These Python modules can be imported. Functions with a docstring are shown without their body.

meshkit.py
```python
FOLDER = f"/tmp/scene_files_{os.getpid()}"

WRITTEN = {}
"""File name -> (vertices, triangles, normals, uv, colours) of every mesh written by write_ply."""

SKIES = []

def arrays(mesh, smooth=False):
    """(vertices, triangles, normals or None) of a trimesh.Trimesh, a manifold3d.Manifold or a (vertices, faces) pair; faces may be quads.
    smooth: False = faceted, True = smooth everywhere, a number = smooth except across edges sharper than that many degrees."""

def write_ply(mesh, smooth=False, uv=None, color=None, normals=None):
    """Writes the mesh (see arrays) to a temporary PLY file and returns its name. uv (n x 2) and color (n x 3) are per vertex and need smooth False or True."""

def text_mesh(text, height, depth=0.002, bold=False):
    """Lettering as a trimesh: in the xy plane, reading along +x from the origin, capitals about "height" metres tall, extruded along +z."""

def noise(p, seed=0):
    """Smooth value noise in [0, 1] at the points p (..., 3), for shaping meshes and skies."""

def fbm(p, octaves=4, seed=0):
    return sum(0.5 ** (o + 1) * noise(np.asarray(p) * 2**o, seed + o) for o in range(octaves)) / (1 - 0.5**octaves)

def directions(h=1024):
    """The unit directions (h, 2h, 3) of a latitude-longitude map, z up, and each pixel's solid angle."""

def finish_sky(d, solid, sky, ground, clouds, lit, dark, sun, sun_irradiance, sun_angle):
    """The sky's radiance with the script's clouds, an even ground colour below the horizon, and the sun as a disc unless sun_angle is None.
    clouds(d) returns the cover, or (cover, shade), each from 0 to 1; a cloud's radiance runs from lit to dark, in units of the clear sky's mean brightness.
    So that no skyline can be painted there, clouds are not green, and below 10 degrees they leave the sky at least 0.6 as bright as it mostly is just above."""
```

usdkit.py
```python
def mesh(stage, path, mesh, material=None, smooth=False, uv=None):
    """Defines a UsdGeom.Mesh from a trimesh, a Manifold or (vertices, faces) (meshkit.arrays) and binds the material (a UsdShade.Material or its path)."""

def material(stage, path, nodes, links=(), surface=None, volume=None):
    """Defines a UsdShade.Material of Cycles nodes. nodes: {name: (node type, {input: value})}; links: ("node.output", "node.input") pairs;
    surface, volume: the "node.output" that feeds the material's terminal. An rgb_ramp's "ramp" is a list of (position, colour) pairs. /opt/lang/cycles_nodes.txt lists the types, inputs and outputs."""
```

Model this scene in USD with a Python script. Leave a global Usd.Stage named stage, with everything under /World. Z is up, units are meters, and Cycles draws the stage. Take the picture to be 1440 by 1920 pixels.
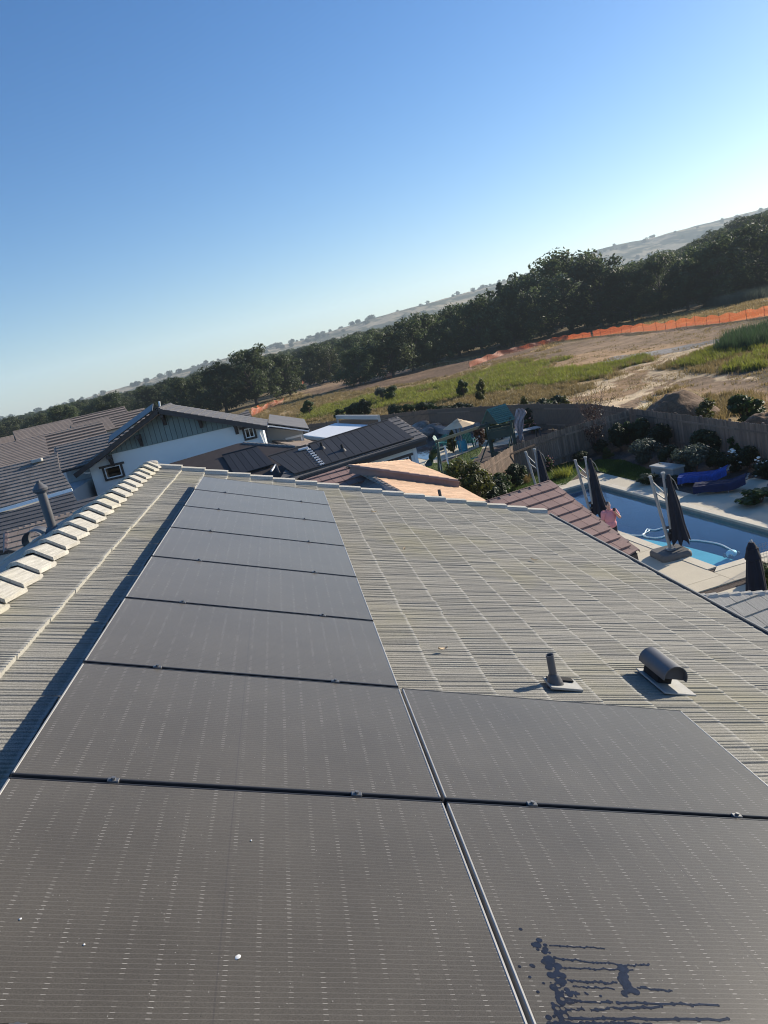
import math, random
import numpy as np, trimesh, usdkit, meshkit
import manifold3d as m3
import shapely.geometry as sg, shapely.affinity as sa
from shapely.ops import unary_union
from scipy.spatial import Delaunay
from pxr import Usd, UsdGeom, UsdLux, UsdShade, Sdf, Gf, Vt

stage = Usd.Stage.CreateInMemory()
UsdGeom.SetStageUpAxis(stage, UsdGeom.Tokens.z)
UsdGeom.Xform.Define(stage, '/World')
# ------------------------------------------------------------------ camera, sky, sun, exposure
CAM = (0.0, 0.0, 8.5)
cam = UsdGeom.Camera.Define(stage, '/World/camera')
right = np.array([.96714, -.13769, -.21184]); up = np.array([.23584, .18676, .95372]); fwd = np.array([.0923, .97241, -.21342])
right = right / np.linalg.norm(right); up = up - right * (up @ right); up /= np.linalg.norm(up); back = np.cross(right, up)
cam.AddTransformOp().Set(Gf.Matrix4d(*right, 0, *up, 0, *back, 0, *CAM, 1))
cam.CreateHorizontalApertureAttr(26.0); cam.CreateFocalLengthAttr(26.0)
cam.CreateClippingRangeAttr((0.05, 20000.0)); cam.CreateExposureAttr(0.88)
SUN_AZ, SUN_EL = math.radians(25), math.radians(20)           # azimuth counted from +x towards +y
SUN = np.array([math.cos(SUN_EL) * math.cos(SUN_AZ), math.cos(SUN_EL) * math.sin(SUN_AZ), math.sin(SUN_EL)])
dome = UsdLux.DomeLight.Define(stage, '/World/sky')
dome_mat = usdkit.material(stage, '/World/Looks/sky_air', {
    's': ('sky_texture', dict(sky_type='single_scattering', sun_disc=False, sun_elevation=SUN_EL, sun_rotation=math.atan2(SUN[0], SUN[1]),
                              altitude=100.0, air_density=1.0, aerosol_density=.5, ozone_density=4.0)),
    'h': ('hsv', dict(saturation=1.28, hue=.506)),
    'b': ('background_shader', dict(strength=0.080))}, [('s.color', 'h.color'), ('h.color', 'b.color')], surface='b.background')
UsdShade.MaterialBindingAPI.Apply(dome.GetPrim()).Bind(dome_mat)
sun = UsdLux.DistantLight.Define(stage, '/World/sun')
sun.CreateIntensityAttr(1.2); sun.CreateAngleAttr(0.53); sun.CreateNormalizeAttr(True); sun.CreateColorAttr(Gf.Vec3f(1.0, .90, .75))
sx_ = np.cross([0, 0, 1], SUN); sx_ /= np.linalg.norm(sx_); sy_ = np.cross(SUN, sx_)
sun.AddTransformOp().Set(Gf.Matrix4d(*sx_, 0, *sy_, 0, *SUN, 0, 0, 0, 60, 1))
for p_, l_ in ((dome, 'sky'), (sun, 'sun')):
    p_.GetPrim().SetCustomDataByKey('kind', 'structure')
rng = np.random.default_rng(7); random.seed(7)

# ------------------------------------------------------------------ helpers
used = {}
def numbered(path):
    n = used.get(path, 0); used[path] = n + 1
    return path if n == 0 else f'{path}_{n:03d}'
def meta(o, label=None, cat=None, group=None, kind=None):
    for k, v in (('label', label), ('category', cat), ('group', group), ('kind', kind)):
        if v: o.SetCustomDataByKey(k, v)
    return o
def path_of(parent): return '/World' if parent is None else str(parent.GetPath())
def obj(name, mesh, mt, parent=None, smooth=False, label=None, cat=None, group=None, kind=None, uv=None):
    p = usdkit.mesh(stage, numbered(path_of(parent) + '/' + name), mesh, mt, smooth=smooth, uv=uv).GetPrim()
    return meta(p, label, cat, group, kind)
def thing(name, label=None, cat=None, loc=(0, 0, 0), rz=0, group=None, kind=None, sc=None, parent=None, tilt=None):
    x = UsdGeom.Xform.Define(stage, numbered(path_of(parent) + '/' + name))
    x.AddTranslateOp().Set(Gf.Vec3d(*map(float, loc)))
    x.AddRotateZOp().Set(float(rz))
    if tilt is not None: x.AddRotateYOp().Set(float(tilt))
    if sc is not None: x.AddScaleOp().Set(Gf.Vec3f(*map(float, sc)))
    return meta(x.GetPrim(), label, cat, group, kind)
def copy_of(src, name, label, cat, loc, rz, group, sc):
    t = thing(name, label, cat, loc, rz, group, sc=sc)
    t.GetReferences().AddInternalReference(src.GetPath()); t.SetInstanceable(True)
    return t
def cat_(ms):
    V, F, n = [], [], 0
    for m in ms:
        v, f = (m if isinstance(m, tuple) else meshkit.arrays(m)[:2])
        f = np.asarray(f)
        if f.shape[1] == 4: f = np.vstack([f[:, [0, 1, 2]], f[:, [0, 2, 3]]])
        V.append(np.asarray(v, float)); F.append(f + n); n += len(v)
    return np.vstack(V), np.vstack(F)
def box(x0, x1, y0, y1, z0, z1):
    v = np.array([[x, y, z] for z in (z0, z1) for y in (y0, y1) for x in (x0, x1)], float)
    f = np.array([[0, 2, 3, 1], [4, 5, 7, 6], [0, 1, 5, 4], [2, 6, 7, 3], [0, 4, 6, 2], [1, 3, 7, 5]])
    return v, np.vstack([f[:, [0, 1, 2]], f[:, [0, 2, 3]]])
def rbox(x0, x1, y0, y1, z0, z1, r=.02):
    """box with its edges chamfered"""
    pts = []
    for sx, a in ((1, x0), (-1, x1)):
        for sy, b in ((1, y0), (-1, y1)):
            for sz, c in ((1, z0), (-1, z1)):
                pts += [(a + sx * r, b + sy * r, c), (a + sx * r, b, c + sz * r), (a, b + sy * r, c + sz * r)]
    m = m3.Manifold.hull_points(np.array(pts, float)).to_mesh()
    return np.array(m.vert_properties[:, :3]), np.array(m.tri_verts)
def xf(m, loc=(0, 0, 0), rz=0.0, rx=0.0, ry=0.0):
    v, f = m
    a = trimesh.transformations.euler_matrix(rx, ry, rz)[:3, :3]
    return v @ a.T + np.asarray(loc, float), f
def beam(a, b, w, h=None, upv=(0, 0, 1)):
    a, b = np.asarray(a, float), np.asarray(b, float); h = h or w
    d = b - a; L = np.linalg.norm(d); d /= L
    s = np.cross(d, upv); s = s / np.linalg.norm(s) if np.linalg.norm(s) > 1e-6 else np.array([1., 0, 0])
    u = np.cross(s, d)
    v, f = box(-w / 2, w / 2, 0, L, -h / 2, h / 2)
    return a + v[:, :1] * s + v[:, 1:2] * d + v[:, 2:] * u, f
def tube(pts, rad, n=10, cap=True):
    pts = np.asarray(pts, float); k = len(pts); rad = np.broadcast_to(np.asarray(rad, float), k)
    t = np.gradient(pts, axis=0); t /= np.linalg.norm(t, axis=1, keepdims=True)
    s = np.cross(t[0], [0, 0, 1.]); s = s / np.linalg.norm(s) if np.linalg.norm(s) > 1e-3 else np.array([1., 0, 0])
    V = []
    for i in range(k):
        s = s - t[i] * (s @ t[i]); s /= np.linalg.norm(s); u = np.cross(t[i], s)
        a = np.arange(n) / n * 2 * np.pi
        V.append(pts[i] + rad[i] * (np.cos(a)[:, None] * s + np.sin(a)[:, None] * u))
    F = []
    for i in range(k - 1):
        for j in range(n):
            a, b = i * n + j, i * n + (j + 1) % n
            F += [[a, b, b + n], [a, b + n, a + n]]
    V = np.vstack(V)
    if cap:
        V = np.vstack([V, pts[0], pts[-1]]); c0, c1 = k * n, k * n + 1
        for j in range(n):
            F += [[c0, (j + 1) % n, j], [c1, (k - 1) * n + j, (k - 1) * n + (j + 1) % n]]
    return V, np.array(F)
def extrude(poly, z0, z1):
    ms = []
    for g in getattr(poly, 'geoms', [poly]):
        if g.area < 1e-7: continue
        m = trimesh.creation.extrude_polygon(g, 1.0, engine='earcut')
        v = np.array(m.vertices); v[:, 2] = z0 + v[:, 2] * (z1 - z0); ms.append((v, np.array(m.faces)))
    return cat_(ms)
def frame_of(phi, slope):
    p, s = math.radians(phi), math.radians(slope)
    down = np.array([math.cos(p) * math.cos(s), math.sin(p) * math.cos(s), -math.sin(s)])
    along = np.array([-math.sin(p), math.cos(p), 0.0])
    return down, along, np.cross(down, along)
def spline(pts, n):
    pts = np.asarray(pts, float); t = np.linspace(0, len(pts) - 1, n); i = np.clip(t.astype(int), 0, len(pts) - 2); u = (t - i)[:, None]
    P = np.vstack([2 * pts[0] - pts[1], pts, 2 * pts[-1] - pts[-2]])
    p0, p1, p2, p3 = P[i], P[i + 1], P[i + 2], P[i + 3]
    return .5 * (2 * p1 + (p2 - p0) * u + (2 * p0 - 5 * p1 + 4 * p2 - p3) * u ** 2 + (3 * p1 - p0 - 3 * p2 + p3) * u ** 3)

# ------------------------------------------------------------------ materials
LK = '/World/Looks/'
def mat(name, col, rough=.75, var=.12, scale=6.0, spots=0.0, spot_scale=90.0, bump=0.0, bscale=60.0, stretch=(1, 1, 1), rand=.06, metallic=0.0, spec=.4, second=None, amount=.5, island=0.0):
    col = np.asarray(col, float)
    n = {'g': ('geometry', {}), 'm': ('mapping', dict(scale=tuple(stretch))), 'n': ('noise_texture', dict(scale=scale, detail=5.0, roughness=.62)),
         'r': ('rgb_ramp', dict(ramp=[(.25, col * (1 - var)), (.75, np.minimum(col * (1 + var), .95))])),
         'oi': ('object_info', {}), 'mr': ('map_range', dict(from_min=0.0, from_max=1.0, to_min=1 - rand, to_max=1 + rand)),
         'h': ('hsv', dict()), 'p': ('principled_bsdf', dict(roughness=rough, metallic=metallic, specular_ior_level=spec))}
    l = [('g.position', 'm.vector'), ('m.vector', 'n.vector'), ('n.fac', 'r.fac'), ('oi.random', 'mr.value'), ('mr.result', 'h.value')]
    last = 'r.color'
    if second is not None:
        n['n3'] = ('noise_texture', dict(scale=scale * .23, detail=6.0, roughness=.7)); n['r3'] = ('rgb_ramp', dict(ramp=[(.5 - .25 * amount, (0, 0, 0)), (.75 - .25 * amount, (1, 1, 1))]))
        n['x3'] = ('mix', dict(color2=tuple(second))); l += [('g.position', 'n3.vector'), ('n3.fac', 'r3.fac'), ('r3.color', 'x3.fac'), (last, 'x3.color1')]; last = 'x3.color'
    if spots:
        n['n2'] = ('noise_texture', dict(scale=spot_scale, detail=3.0, roughness=.7)); n['r2'] = ('rgb_ramp', dict(ramp=[(.35, (1 - spots,) * 3), (.65, (1 + spots,) * 3)]))
        n['x2'] = ('mix', dict(mix_type='multiply', fac=1.0)); l += [('m.vector', 'n2.vector'), ('n2.fac', 'r2.fac'), (last, 'x2.color1'), ('r2.color', 'x2.color2')]; last = 'x2.color'
    if island:
        n['mi'] = ('map_range', dict(from_min=0.0, from_max=1.0, to_min=1 - island, to_max=1 + island)); n['hi'] = ('hsv', {})
        l += [('g.random_per_island', 'mi.value'), ('mi.result', 'hi.value'), (last, 'hi.color')]; last = 'hi.color'
    l += [(last, 'h.color'), ('h.color', 'p.base_color')]
    if bump:
        n['n4'] = ('noise_texture', dict(scale=bscale, detail=4.0, roughness=.6)); n['b'] = ('bump', dict(strength=1.0, distance=bump))
        l += [('m.vector', 'n4.vector'), ('n4.fac', 'b.height'), ('b.normal', 'p.normal')]
    return usdkit.material(stage, LK + name, n, l, surface='p.BSDF')
def leaf_mat(name, dark, light, trans=.35, rand=.25):
    n = {'g': ('geometry', {}), 'r': ('rgb_ramp', dict(ramp=[(0, dark), (1, light)])), 'oi': ('object_info', {}),
         'mr': ('map_range', dict(from_min=0.0, from_max=1.0, to_min=1 - rand, to_max=1 + rand)), 'h': ('hsv', {}),
         'd': ('principled_bsdf', dict(roughness=.55, specular_ior_level=.3)), 't': ('translucent_bsdf', {}), 'x': ('mix_closure', dict(fac=trans))}
    l = [('g.random_per_island', 'r.fac'), ('oi.random', 'mr.value'), ('mr.result', 'h.value'), ('r.color', 'h.color'), ('h.color', 'd.base_color'), ('h.color', 't.color'),
         ('d.BSDF', 'x.closure1'), ('t.BSDF', 'x.closure2')]
    return usdkit.material(stage, LK + name, n, l, surface='x.closure')

def tile_material(name, a, b, phi=0.0, edge=False):
    """broom-finished concrete: streaks running down the slope, speckle, lichen"""
    n = {'g': ('geometry', {}), 'm0': ('mapping', dict(rotation=(0, 0, -math.radians(phi)))), 'm': ('mapping', dict(scale=(3.0, 95.0, 3.0))), 'n': ('noise_texture', dict(scale=1.0, detail=5.0, roughness=.65)),
         'r': ('rgb_ramp', dict(ramp=[(.30, a), (.70, b)])), 'n2': ('noise_texture', dict(scale=150.0, detail=2.0, roughness=.7)), 'r2': ('rgb_ramp', dict(ramp=[(.38, (.72,) * 3), (.62, (1.24,) * 3)])),
         'x2': ('mix', dict(mix_type='multiply', fac=1.0)), 'n3': ('noise_texture', dict(scale=.55, detail=6.0, roughness=.6)), 'r3': ('rgb_ramp', dict(ramp=[(.52, (0, 0, 0)), (.72, (.55,) * 3)])),
         'x3': ('mix', dict(color2=(a[0] * 1.35, a[1] * 1.28, a[2] * .85))), 'oi': ('object_info', {}), 'mr': ('map_range', dict(to_min=.95, to_max=1.05)), 'h': ('hsv', {}),
         'p': ('principled_bsdf', dict(roughness=.85, specular_ior_level=.25)), 'b': ('bump', dict(strength=.8, distance=.003)), 'b2': ('bump', dict(strength=.7, distance=.003))}
    l = [('g.position', 'm0.vector'), ('m0.vector', 'm.vector'), ('m.vector', 'n.vector'), ('n.fac', 'r.fac'), ('g.position', 'n2.vector'), ('n2.fac', 'r2.fac'), ('r.color', 'x2.color1'), ('r2.color', 'x2.color2'),
         ('g.position', 'n3.vector'), ('n3.fac', 'r3.fac'), ('r3.color', 'x3.fac'), ('x2.color', 'x3.color1'), ('oi.random', 'mr.value'), ('mr.result', 'h.value'), ('x3.color', 'h.color'), ('h.color', 'p.base_color'),
         ('n.fac', 'b.height'), ('n2.fac', 'b2.height'), ('b.normal', 'b2.normal'), ('b2.normal', 'p.normal')]
    if edge:                                                  # paler lip along the butt of each tile
        n.update({'uv': ('texture_coordinate', {}), 'su': ('separate_xyz', {}), 'eu': ('map_range', dict(from_min=.93, from_max=.975, to_min=0.0, to_max=.30, clamp=True)), 'xe': ('mix', dict(color2=(.62, .60, .53)))})
        l = [q for q in l if q != ('h.color', 'p.base_color')] + [('uv.UV', 'su.vector'), ('su.x', 'eu.value'), ('eu.result', 'xe.fac'), ('h.color', 'xe.color1'), ('xe.color', 'p.base_color')]
    return usdkit.material(stage, LK + name, n, l, surface='p.BSDF')

M = {}
M['grey_tile_uv'] = tile_material('ribbed_grey_tile', (.20, .192, .168), (.285, .273, .237), 0, True)
M['grey_tile'] = tile_material('grey_tile', (.25, .24, .215), (.46, .445, .40), 0)
M['grey_tile_side'] = tile_material('grey_tile_side', (.25, .24, .215), (.46, .445, .40), 90)
M['pale_tile'] = tile_material('pale_ridge_tile', (.27, .258, .225), (.47, .45, .40), 90)
M['pale_tile_x'] = tile_material('pale_rake_tile', (.30, .288, .255), (.48, .46, .41), 0)
M['mortar'] = mat('mortar', (.36, .34, .31), .9, .15, 20, bump=.01)
M['brown_tile'] = mat('brown_tile', (.29, .185, .155), .75, .12, 2.5, spots=.12, spot_scale=30, rand=.10, bump=.002, bscale=120)
M['brown_cap'] = mat('brown_ridge_tile', (.25, .17, .145), .75, .12, 4, spots=.12, rand=.1)
M['sunlit_tile'] = mat('terracotta_tile', (.56, .365, .225), .75, .14, 1.8, spots=.12, spot_scale=20, rand=.10)  # lighter copy of the brown tile, sunlight on these slopes painted in
M['dark_tile'] = mat('charcoal_tile', (.115, .11, .108), .7, .2, 1.5, spots=.15, spot_scale=14, rand=.12)
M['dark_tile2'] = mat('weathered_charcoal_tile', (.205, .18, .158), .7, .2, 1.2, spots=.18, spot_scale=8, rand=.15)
M['tan_tile'] = mat('tan_tile', (.26, .205, .165), .75, .15, 1.2, spots=.15, rand=.12)
M['stucco'] = mat('pale_stucco', (.62, .64, .63), .9, .04, .8, bump=.004, bscale=60)
M['stucco_grey'] = mat('grey_stucco', (.36, .37, .37), .9, .05, .8, bump=.004, bscale=60)
M['green_siding'] = mat('green_siding', (.17, .215, .205), .8, .10, 1.5, rand=.05)
M['dark_wood'] = mat('dark_brown_timber', (.055, .043, .038), .7, .2, 3)
M['white_paint'] = mat('white_paint', (.74, .75, .75), .5, .04, 3)
M['dark_gutter'] = mat('dark_gutter', (.03, .03, .032), .5, .1, 3)
M['vent_grey'] = mat('grey_painted_metal', (.085, .085, .09), .5, .12, 9, spots=.08, spec=.5)
M['vent_dark'] = mat('dark_pipe', (.05, .05, .056), .6, .15, 12)
M['vent_inside'] = mat('black_opening', (.012, .012, .013), .9, .1, 5)
M['flashing'] = mat('grey_flashing', (.34, .335, .31), .7, .10, 10, spots=.08)
M['frame'] = mat('black_anodised_frame', (.035, .034, .034), .35, .15, 8, metallic=.2)
M['glint_frame'] = mat('sun_glint_frame_end', (.34, .33, .31), .45, .12, 8, metallic=.4)  # paler grey paints the sun glint onto the black frame ends
M['clamp'] = mat('clamp_metal', (.16, .16, .16), .45, .2, 20, metallic=.7)
M['solar_mat'] = mat('black_pool_heater', (.028, .029, .032), .55, .15, 3, rand=.15)
M['pipe_white'] = mat('white_pipe', (.6, .6, .6), .5, .05, 5)
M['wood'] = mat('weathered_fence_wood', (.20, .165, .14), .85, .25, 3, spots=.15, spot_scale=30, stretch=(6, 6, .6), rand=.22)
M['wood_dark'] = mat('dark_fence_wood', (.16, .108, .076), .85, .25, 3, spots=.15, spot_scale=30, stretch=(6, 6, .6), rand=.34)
M['deck'] = mat('pale_concrete', (.56, .495, .37), .85, .07, 1.3, spots=.06, spot_scale=60, rand=.04, bump=.002, bscale=90)
M['coping'] = mat('pale_coping', (.60, .54, .42), .8, .06, 2, spots=.06, rand=.05)
M['block'] = mat('concrete_block', (.26, .26, .25), .85, .1, 3, spots=.08)
M['soil'] = mat('bark_mulch', (.075, .055, .045), .95, .35, 3, spots=.3, spot_scale=25, bump=.03, bscale=25)
M['lawn'] = mat('lawn_turf', (.09, .12, .035), .9, .3, 1.4, spots=.3, spot_scale=30, bump=.02, bscale=40)
M['basin'] = mat('pool_plaster', (.03, .155, .25), .7, .1, 1)
M['basin_tile'] = mat('pool_waterline_tile', (.20, .22, .20), .4, .2, 8)
M['shelf'] = mat('pool_shelf', (.20, .52, .56), .7, .08, 2)
M['teal_basin'] = mat('teal_pool_plaster', (.05, .19, .24), .7, .1, 1)
M['alu'] = mat('grey_umbrella_pole', (.24, .245, .245), .5, .08, 6, metallic=.3)
M['navy'] = mat('navy_canvas', (.006, .008, .017), .85, .25, 6, spots=.15, spot_scale=25)
M['base_dark'] = mat('umbrella_base', (.10, .095, .09), .7, .15, 6, spots=.1)
M['skin'] = mat('skin', (.50, .29, .21), .55, .05, 20)
M['pink'] = mat('pink_shirt', (.62, .25, .27), .85, .08, 10, bump=.004, bscale=25)
M['jeans'] = mat('dark_trousers', (.02, .022, .03), .85, .15, 20)
M['hair'] = mat('dark_hair', (.05, .04, .036), .7, .3, 60)
M['shoe'] = mat('shoe', (.1, .09, .08), .6, .1, 10)
M['phone'] = mat('dark_mug', (.03, .025, .03), .4, .1, 10)
M['eye_white'] = mat('eye_white', (.75, .73, .7), .3, .02, 5)
M['lip'] = mat('lip', (.42, .18, .16), .5, .05, 10)
M['blue_towel'] = mat('bright_blue_towel', (.012, .055, .26), .95, .45, 5, stretch=(1, 5, 1), spots=.3, spot_scale=40)
M['navy_towel'] = mat('navy_towel', (.008, .014, .05), .95, .3, 5, spots=.2)
M['sling'] = mat('lounger_sling', (.12, .12, .13), .7, .1, 10)
M['hose'] = mat('pale_hose', (.62, .72, .74), .5, .05, 4)
M['teal'] = mat('teal_plastic', (.015, .15, .135), .5, .1, 6)
M['blue_base'] = mat('turquoise_pot', (.02, .22, .32), .5, .1, 6)
M['canvas'] = mat('tan_canvas', (.55, .42, .27), .85, .08, 3, spots=.06)
M['play_roof'] = mat('green_playset_roof', (.07, .15, .125), .7, .1, 3, rand=.12)
M['play_wood'] = mat('dark_green_timber', (.03, .055, .045), .75, .15, 5)
M['slide'] = mat('dark_green_slide', (.01, .045, .03), .4, .1, 3)
M['cloth'] = mat('grey_cloth', (.34, .27, .26), .9, .2, 3, spots=.1)
M['rock'] = mat('rock', (.19, .175, .16), .9, .35, 2.2, spots=.25, spot_scale=14, bump=.03, bscale=9)
M['gravelwall'] = mat('stacked_stone', (.24, .235, .225), .9, .2, 2, spots=.2, spot_scale=14)
M['bark'] = mat('bark', (.075, .06, .05), .95, .3, 3, spots=.2)
M['dirt_pile'] = mat('dirt_pile', (.12, .066, .034), .95, .3, .8, spots=.25, spot_scale=5, bump=.08, bscale=3)
M['rail'] = mat('dark_rail', (.05, .05, .05), .5, .1, 5, metallic=.6)
M['twig'] = mat('red_brown_twigs', (.11, .06, .045), .9, .2, 5)
M['flower'] = mat('white_flower', (.75, .73, .66), .8, .05, 5)
M['rosef'] = mat('rose_flower', (.55, .20, .16), .8, .2, 5)
M['dropping'] = mat('bird_dropping', (.75, .74, .7), .8, .1, 50)
M['stain'] = usdkit.material(stage, LK + 'wet_glass', {'p': ('principled_bsdf', dict(base_color=(.013, .015, .024), roughness=.16, specular_ior_level=.45)), 't': ('transparent_bsdf', {}), 'g': ('geometry', {}), 'n': ('noise_texture', dict(scale=38.0, detail=4.0, roughness=.65)), 'r': ('rgb_ramp', dict(ramp=[(.36, (.42,) * 3), (.60, (.92,) * 3)])), 'x': ('mix_closure', {})},
    [('g.position', 'n.vector'), ('n.fac', 'r.fac'), ('r.color', 'x.fac'), ('t.BSDF', 'x.closure1'), ('p.BSDF', 'x.closure2')], surface='x.closure')
M['oak'] = leaf_mat('oak_leaves', (.060, .080, .032), (.235, .265, .105), .5, .35)
M['oak_pale'] = leaf_mat('pale_oak_leaves', (.07, .085, .036), (.24, .265, .11), .48, .25)
M['shrub_green'] = leaf_mat('green_shrub_leaves', (.04, .07, .015), (.19, .26, .045), .4, .15)
M['shrub_bright'] = leaf_mat('bright_shrub_leaves', (.07, .13, .012), (.30, .38, .05), .4, .1)
M['shrub_dark'] = leaf_mat('dark_shrub_leaves', (.025, .04, .016), (.11, .145, .05), .35, .2)
M['shrub_grey'] = leaf_mat('grey_shrub_leaves', (.075, .095, .07), (.24, .275, .21), .35, .15)
M['shrub_yellow'] = leaf_mat('yellow_shrub_leaves', (.07, .075, .015), (.30, .27, .06), .4, .15)
M['shrub_red'] = leaf_mat('red_leaves', (.06, .03, .02), (.22, .10, .06), .35, .2)
M['grass_green'] = leaf_mat('green_grass', (.17, .185, .03), (.44, .44, .10), .5, .25)
M['grass_dry'] = leaf_mat('dry_grass', (.22, .165, .07), (.48, .38, .19), .4, .2)
M['grass_lawn'] = leaf_mat('lawn_blades', (.06, .10, .02), (.22, .28, .06), .4, .2)
M['grass_reed'] = leaf_mat('reed_grass', (.05, .085, .035), (.14, .19, .075), .35, .2)

SCH = {'lw': ('layer_weight', dict(blend=.5)), 'p5': ('math', dict(math_type='power', value2=5.0)), 'sc': ('math', dict(math_type='multiply_add', value2=.96, value3=.025))}   # Fresnel of a thin sheet, the same from both sides
SCHL = [('lw.facing', 'p5.value1'), ('p5.value', 'sc.value1'), ('sc.value', 'x.fac')]
def glassy(name, tint, gloss=.02):
    return usdkit.material(stage, LK + name, {'t': ('transparent_bsdf', dict(color=tint)), 'g': ('glossy_bsdf', dict(color=(.95, .97, 1), roughness=gloss)), **SCH,
        'ge': ('geometry', {}), 'n': ('noise_texture', dict(scale=2.3, detail=3.0)), 'b': ('bump', dict(strength=.35, distance=.02)), 'x': ('mix_closure', {})},
        [('ge.position', 'n.vector'), ('n.fac', 'b.height'), ('b.normal', 'g.normal'), ('t.BSDF', 'x.closure1'), ('g.BSDF', 'x.closure2')] + SCHL, surface='x.closure')
M['water'] = glassy('pool_water', (.66, .88, .96))
M['pane'] = usdkit.material(stage, LK + 'window_pane', {'t': ('transparent_bsdf', dict(color=(.35, .38, .40))), 'g': ('glossy_bsdf', dict(color=(1, 1, 1), roughness=.02)), **SCH, 'x': ('mix_closure', {})},
        SCHL + [('t.BSDF', 'x.closure1'), ('g.BSDF', 'x.closure2')], surface='x.closure')
M['room'] = mat('dim_room', (.10, .09, .08), .9, .2, 2)
M['net'] = usdkit.material(stage, LK + 'orange_netting', {'uv': ('texture_coordinate', {}), 'm': ('mapping', dict(scale=(1, 1, 1))), 'br': ('brick_texture', dict(offset=0.0, scale=1.0, brick_width=.16, row_height=.16, mortar_size=.028, color1=(0, 0, 0), color2=(0, 0, 0), mortar=(1, 1, 1))),
        'd': ('principled_bsdf', dict(base_color=(.56, .17, .085), roughness=.6)), 'tl': ('translucent_bsdf', dict(color=(.70, .17, .06))), 'x1': ('mix_closure', dict(fac=.4)), 't': ('transparent_bsdf', dict(color=(1, 1, 1))), 'x': ('mix_closure', {})},
        [('uv.UV', 'm.vector'), ('m.vector', 'br.vector'), ('br.fac', 'x.fac'), ('d.BSDF', 'x1.closure1'), ('tl.BSDF', 'x1.closure2'), ('x1.closure', 'x.closure2'), ('t.BSDF', 'x.closure1')], surface='x.closure')
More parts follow.
